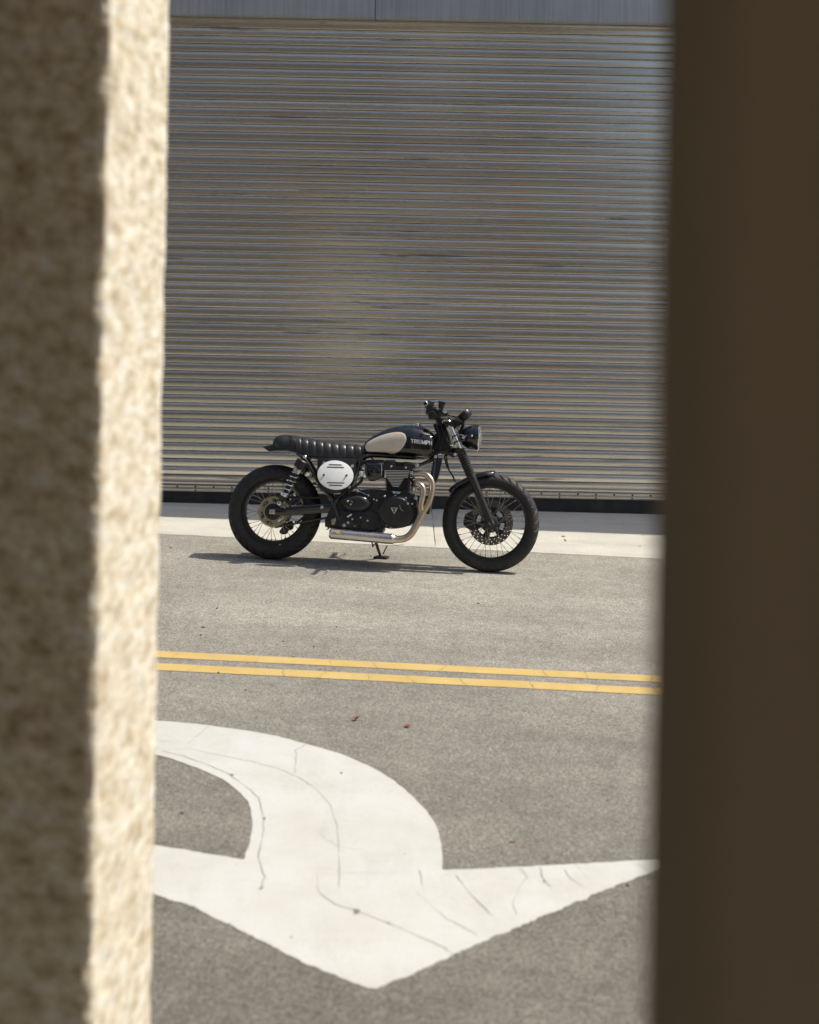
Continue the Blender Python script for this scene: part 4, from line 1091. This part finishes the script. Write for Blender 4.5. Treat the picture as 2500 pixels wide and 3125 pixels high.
gg = MB().lathe(gc - gn * 0.034, gn, [(0, GR * 0.35), (0.006, GR * 0.72), (0.018, GR * 0.93), (0.034, GR), (0.056, GR), (0.060, GR * 0.96), (0.062, GR * 0.9), (0.058, GR * 0.86)], 32).build('speedometer', M['satin_black'], bike)
MB().lathe(gc + gn * 0.0245, gn, [(0, GR * 0.86), (0.001, GR * 0.86)], 32).build('dial_glass', M['gloss_black'], gg)
MB().tube(path(pa, [(1270, 520, 0.02), (1260, 620, 0.02), (1220, 720, 0.02), (1165, 770, 0.02)]), 0.011, 10).build('gauge_bracket', M['satin_black'], bike)

# ---- handlebar
gr_end = pa(470, 150, -0.385); gr_in = gr_end + Vector((0.012, 0.135, 0.006))
barp = [pa(835, 505, 0.0), pa(830, 500, -0.05), pa(800, 430, -0.11), gr_in.lerp(pa(800, 430, -0.11), 0.4) + Vector((0, 0, 0.006)), gr_in + Vector((0.001, 0.03, 0.0)), gr_in, gr_end]
hbp = cr(barp, 6)
MB().tube([Vector((p.x, -p.y, p.z)) for p in reversed(hbp)][:-1] + hbp, 0.0111, 14).build('handlebar', M['satin_black'], bike)
for s in (-1, 1):
    a_, b_ = gr_end.copy(), gr_in.copy(); a_.y *= -s; b_.y *= -s
    d = (b_ - a_)
    MB().lathe(a_, d, [(0, 0.0150), (0.002, 0.0165)] + [(0.006 + 0.005 * k + (0.0025 if j else 0), 0.0165 if j else 0.0155) for k in range(22) for j in (0, 1)] + [(0.124, 0.0165), (0.125, 0.0205), (0.130, 0.0205)], 20).build('grip', M['rubber'], bike)
    MB().lathe(a_ - d.normalized() * 0.004, -d, [(-0.004, 0.0172), (0.004, 0.0172), (0.006, 0.0155), (0.006, 0.0120), (-0.002, 0.0110)], 24, cap=False).build('bar_end', M['steel'] if s < 0 else M['satin_black'], bike)
    MB().lathe(a_ - d.normalized() * 0.003, -d, [(0, 0.0125), (0.003, 0.012)], 20).build('bar_end_plug', M['dark_gap'], bike)
    sb = b_ + d.normalized() * 0.028
    hs = poly(lambda X, Y, l: Vector((X, 0, Y)), [(0.026 * math.cos(t_) * (1.15 if math.cos(t_) > 0 else 1.0) , 0.030 * math.sin(t_)) for t_ in [2 * math.pi * k / 14 for k in range(14)]], 0)
    MB().prism([(sb.x + x * 1.05 + 0.004, sb.z + z * 1.05 - 0.004) for x, z in hs], sb.y - 0.026, sb.y + 0.026, 0.006).build('switch_housing', M['satin_black'], bike)
    lv = [b_ + Vector((0.030, -s * 0.045, 0.012)), b_ + Vector((0.058, 0, 0.006)), b_ + Vector((0.064, -d.y * 0.5, 0.0)), b_ + Vector((0.058, -d.y * 0.95, -0.006)), b_ + Vector((0.050, -d.y * 1.12, -0.008))]
    MB().tube(cr(lv, 6), [0.0055] * 24 + [0.008], 10, flat=0.6).build('lever', M['steel'] if s < 0 else M['satin_black'], bike)
    pb_ = b_ + Vector((0.030, s * 0.045 if s < 0 else 0.045, 0.012)); pb_.y = b_.y - s * 0.045
    MB().prism([(pb_.x - 0.026, pb_.z - 0.016), (pb_.x + 0.014, pb_.z - 0.014), (pb_.x + 0.016, pb_.z + 0.010), (pb_.x - 0.024, pb_.z + 0.014)], pb_.y - 0.018, pb_.y + 0.018, 0.004).build('lever_perch', M['satin_black'], bike)
r0, r1 = pa(795, 265, -0.20), pa(832, 108, -0.20)
MB().lathe(r0, r1 - r0, [(0, 0.014), (0.004, 0.018), ((r1 - r0).length * 0.72, 0.021), ((r1 - r0).length * 0.74, 0.0245), ((r1 - r0).length - 0.002, 0.0255), ((r1 - r0).length, 0.022)], 20).build('brake_reservoir', M['satin_black'], bike)
MB().prism(poly(pa, [(740, 270), (900, 300), (960, 380), (900, 420), (760, 370)], -0.19, 2), -0.205, -0.165, 0.006).build('master_cylinder', M['satin_black'], bike)
b = MB(); b.bolt(pa(880, 318, -0.207), NY, 0.008); b.lathe(pa(870, 320, -0.2), (1, 0, -0.35), [(-0.014, 0.006), (0.016, 0.006)], 10); b.build('banjo_bolt', M['chrome'], bike)
MB().tube(path(pa, [(440, 205, -0.40), (412, 260, -0.40), (405, 310, -0.39), (425, 332, -0.39), (470, 280, -0.39), (498, 225, -0.39)]), 0.0016, 6).build('wire_loop', M['chrome'], bike)
for X, Y, l in ((520, 380, 0.02), (600, 440, 0.05)):
    v = pa(X, Y, l)
MB().prism(poly(pa, [(560, 330), (680, 330), (720, 470), (640, 490), (540, 470)], -0.02, 2), -0.10, 0.05, 0.01).build('bar_riser_shroud', M['satin_black'], bike)
MB().prism(poly(pa, [(690, 420), (830, 380), (870, 480), (860, 600), (720, 610)], -0.05, 2), -0.055, 0.055, 0.01).build('bar_clamp', M['satin_black'], bike)
MB().prism(poly(pa, [(1020, 500), (1160, 470), (1230, 540), (1180, 610), (1060, 620)], -0.02, 2), -0.05, 0.05, 0.012).build('instrument_mount', M['satin_black'], bike)
# ---- cables
for pts, r in (([(640, 270, -0.2), (760, 430, -0.17), (900, 450, -0.14), (1010, 420, -0.10), (1130, 450, -0.08), (1210, 510, -0.06), (1215, 580, -0.05), (1120, 630, -0.04), (1000, 640, -0.03)], 0.0045),
               ([(900, 330, -0.19), (970, 390, -0.17), (1060, 410, -0.15), (1160, 460, -0.12), (1235, 540, -0.1), (1200, 600, -0.08), (1100, 640, -0.06), (1040, 800, -0.05)], 0.0045),
               ([(540, 480, 0.2), (640, 490, 0.15), (760, 450, 0.1), (900, 440, 0.02), (1000, 470, 0.0), (1080, 560, 0.0)], 0.0045),
               ([(700, 520, -0.06), (720, 640, -0.07), (760, 800, -0.075), (740, 950, -0.075), (650, 1080, -0.07)], 0.006),
               ([(800, 560, -0.05), (830, 700, -0.075), (900, 850, -0.08), (960, 980, -0.08), (1020, 1100, -0.08)], 0.005),
               ([(1100, 650, -0.02), (1160, 680, -0.02), (1170, 740, -0.02), (1140, 790, -0.03)], 0.003),
               ([(900, 620, -0.05), (870, 800, -0.08), (820, 1000, -0.08), (760, 1150, -0.07), (700, 1250, -0.06)], 0.006),
               ([(600, 1140, -0.06), (740, 1180, -0.08), (900, 1150, -0.085), (1000, 1050, -0.085)], 0.005)):
    MB().tube(path(pa, pts), r, 8).build('cable', M['rubber'], bike)
MB().tube(path(p4, [(450, 740, 0.03), (470, 830, 0.03), (500, 900, 0.03), (540, 960, 0.03), (575, 1040, 0.03)]), 0.0055, 8).build('brake_hose', M['rubber'], bike)
MB().tube(path(p4, [(475, 735, 0.04), (480, 800, 0.04), (500, 880, 0.04)]), 0.004, 8).build('brake_hose', M['rubber'], bike)
MB().tube(path(p2, [(1080, 1530, 0.02), (1140, 1520, 0.0), (1180, 1480, 0.0), (1230, 1455, 0.0)]), 0.006, 8).build('brake_hose', M['rubber'], bike)
MB().tube(path(pd, [(470, 690, -0.08), (500, 720, -0.08), (530, 760, -0.08)]), 0.005, 8).build('fuel_hose', M['rubber'], bike)
MB().tube([p2(925, 1770, 0.0), p2(940, 1810, 0.0)], 0.005, 8).build('valve_stem', M['rubber'], bike)

# ------------------------------------------------------------------ small things on the street
def leaf(pts, z, mat, label, px, py, size, rot, curl, cat='leaf'):
    c = on_ground(px, py)
    bm = bmesh.new()
    rings = []
    for (x, y) in pts:
        rings.append(bm.verts.new((x * size, y * size, 0.004 + curl * size * (x * x + 0.6 * abs(y)))))
    ce = bm.verts.new((0, 0, 0.003))
    for a, b in zip(rings, rings[1:] + rings[:1]): bm.faces.new((ce, a, b))
    bmesh.ops.solidify(bm, geom=bm.faces[:], thickness=0.0006)
    me = bpy.data.meshes.new('fallen_leaf'); bm.to_mesh(me); bm.free(); me.materials.append(mat)
    o = link('fallen_leaf', me, None, (c.x, c.y, c.z + z)); o.rotation_euler = (0, 0, rot)
    return tag(o, label, cat)
LF = [(1, 0), (0.5, 0.22), (0.62, 0.7), (0.1, 0.38), (-0.35, 0.8), (-0.42, 0.25), (-1, 0.1), (-0.5, -0.2), (-0.5, -0.75), (0.05, -0.4), (0.55, -0.66), (0.48, -0.2)]
LF2 = [(1, 0), (0.6, 0.3), (0, 0.42), (-0.6, 0.28), (-1, 0), (-0.6, -0.26), (0, -0.38), (0.6, -0.28)]
leaf(LF, 0.0, M['leaf_red'], 'dark red curled leaf on the asphalt behind the white arrow', 1086, 2199, 0.020, 0.4, 0.9)
leaf(LF, 0.0, M['leaf_pink'], 'pale red leaf lying flat on the asphalt right of the dark red one', 1243, 2219, 0.022, 1.2, 0.35)
leaf(LF2, 0.0, M['leaf_tan'], 'small tan leaf on the asphalt above the arrow head', 1566, 2570, 0.014, 0.3, 0.3)
cm = MB()
for _ in range(70):                               # scattered grit
    x, y = random.uniform(-2.2, 2.2), random.uniform(3.4, 9.6)
    r = random.uniform(0.002, 0.007)
    cm.lathe((x, y, gz(x, y)), (random.uniform(-.3, .3), random.uniform(-.3, .3), 1), [(0, r), (r * 0.6, r * 0.8), (r * 0.9, r * 0.2)], 5)
for px, py, s in ((620, 1915, 16), (865, 1958, 10), (1460, 1842, 12), (895, 2005, 8), (1820, 2040, 8), (1090, 1795, 10)):
    c = on_ground(px, py); k = s * 0.0007
    cm.lathe((c.x, c.y, c.z), (0.1, 0, 1), [(0, k), (k * 0.3, k * 0.9), (k * 0.5, k * 0.3)], 6)
tag(cm.build('grit', M['bark_bit']), 'scattered dark grit and bark crumbs on the asphalt', 'grit', kind='stuff')
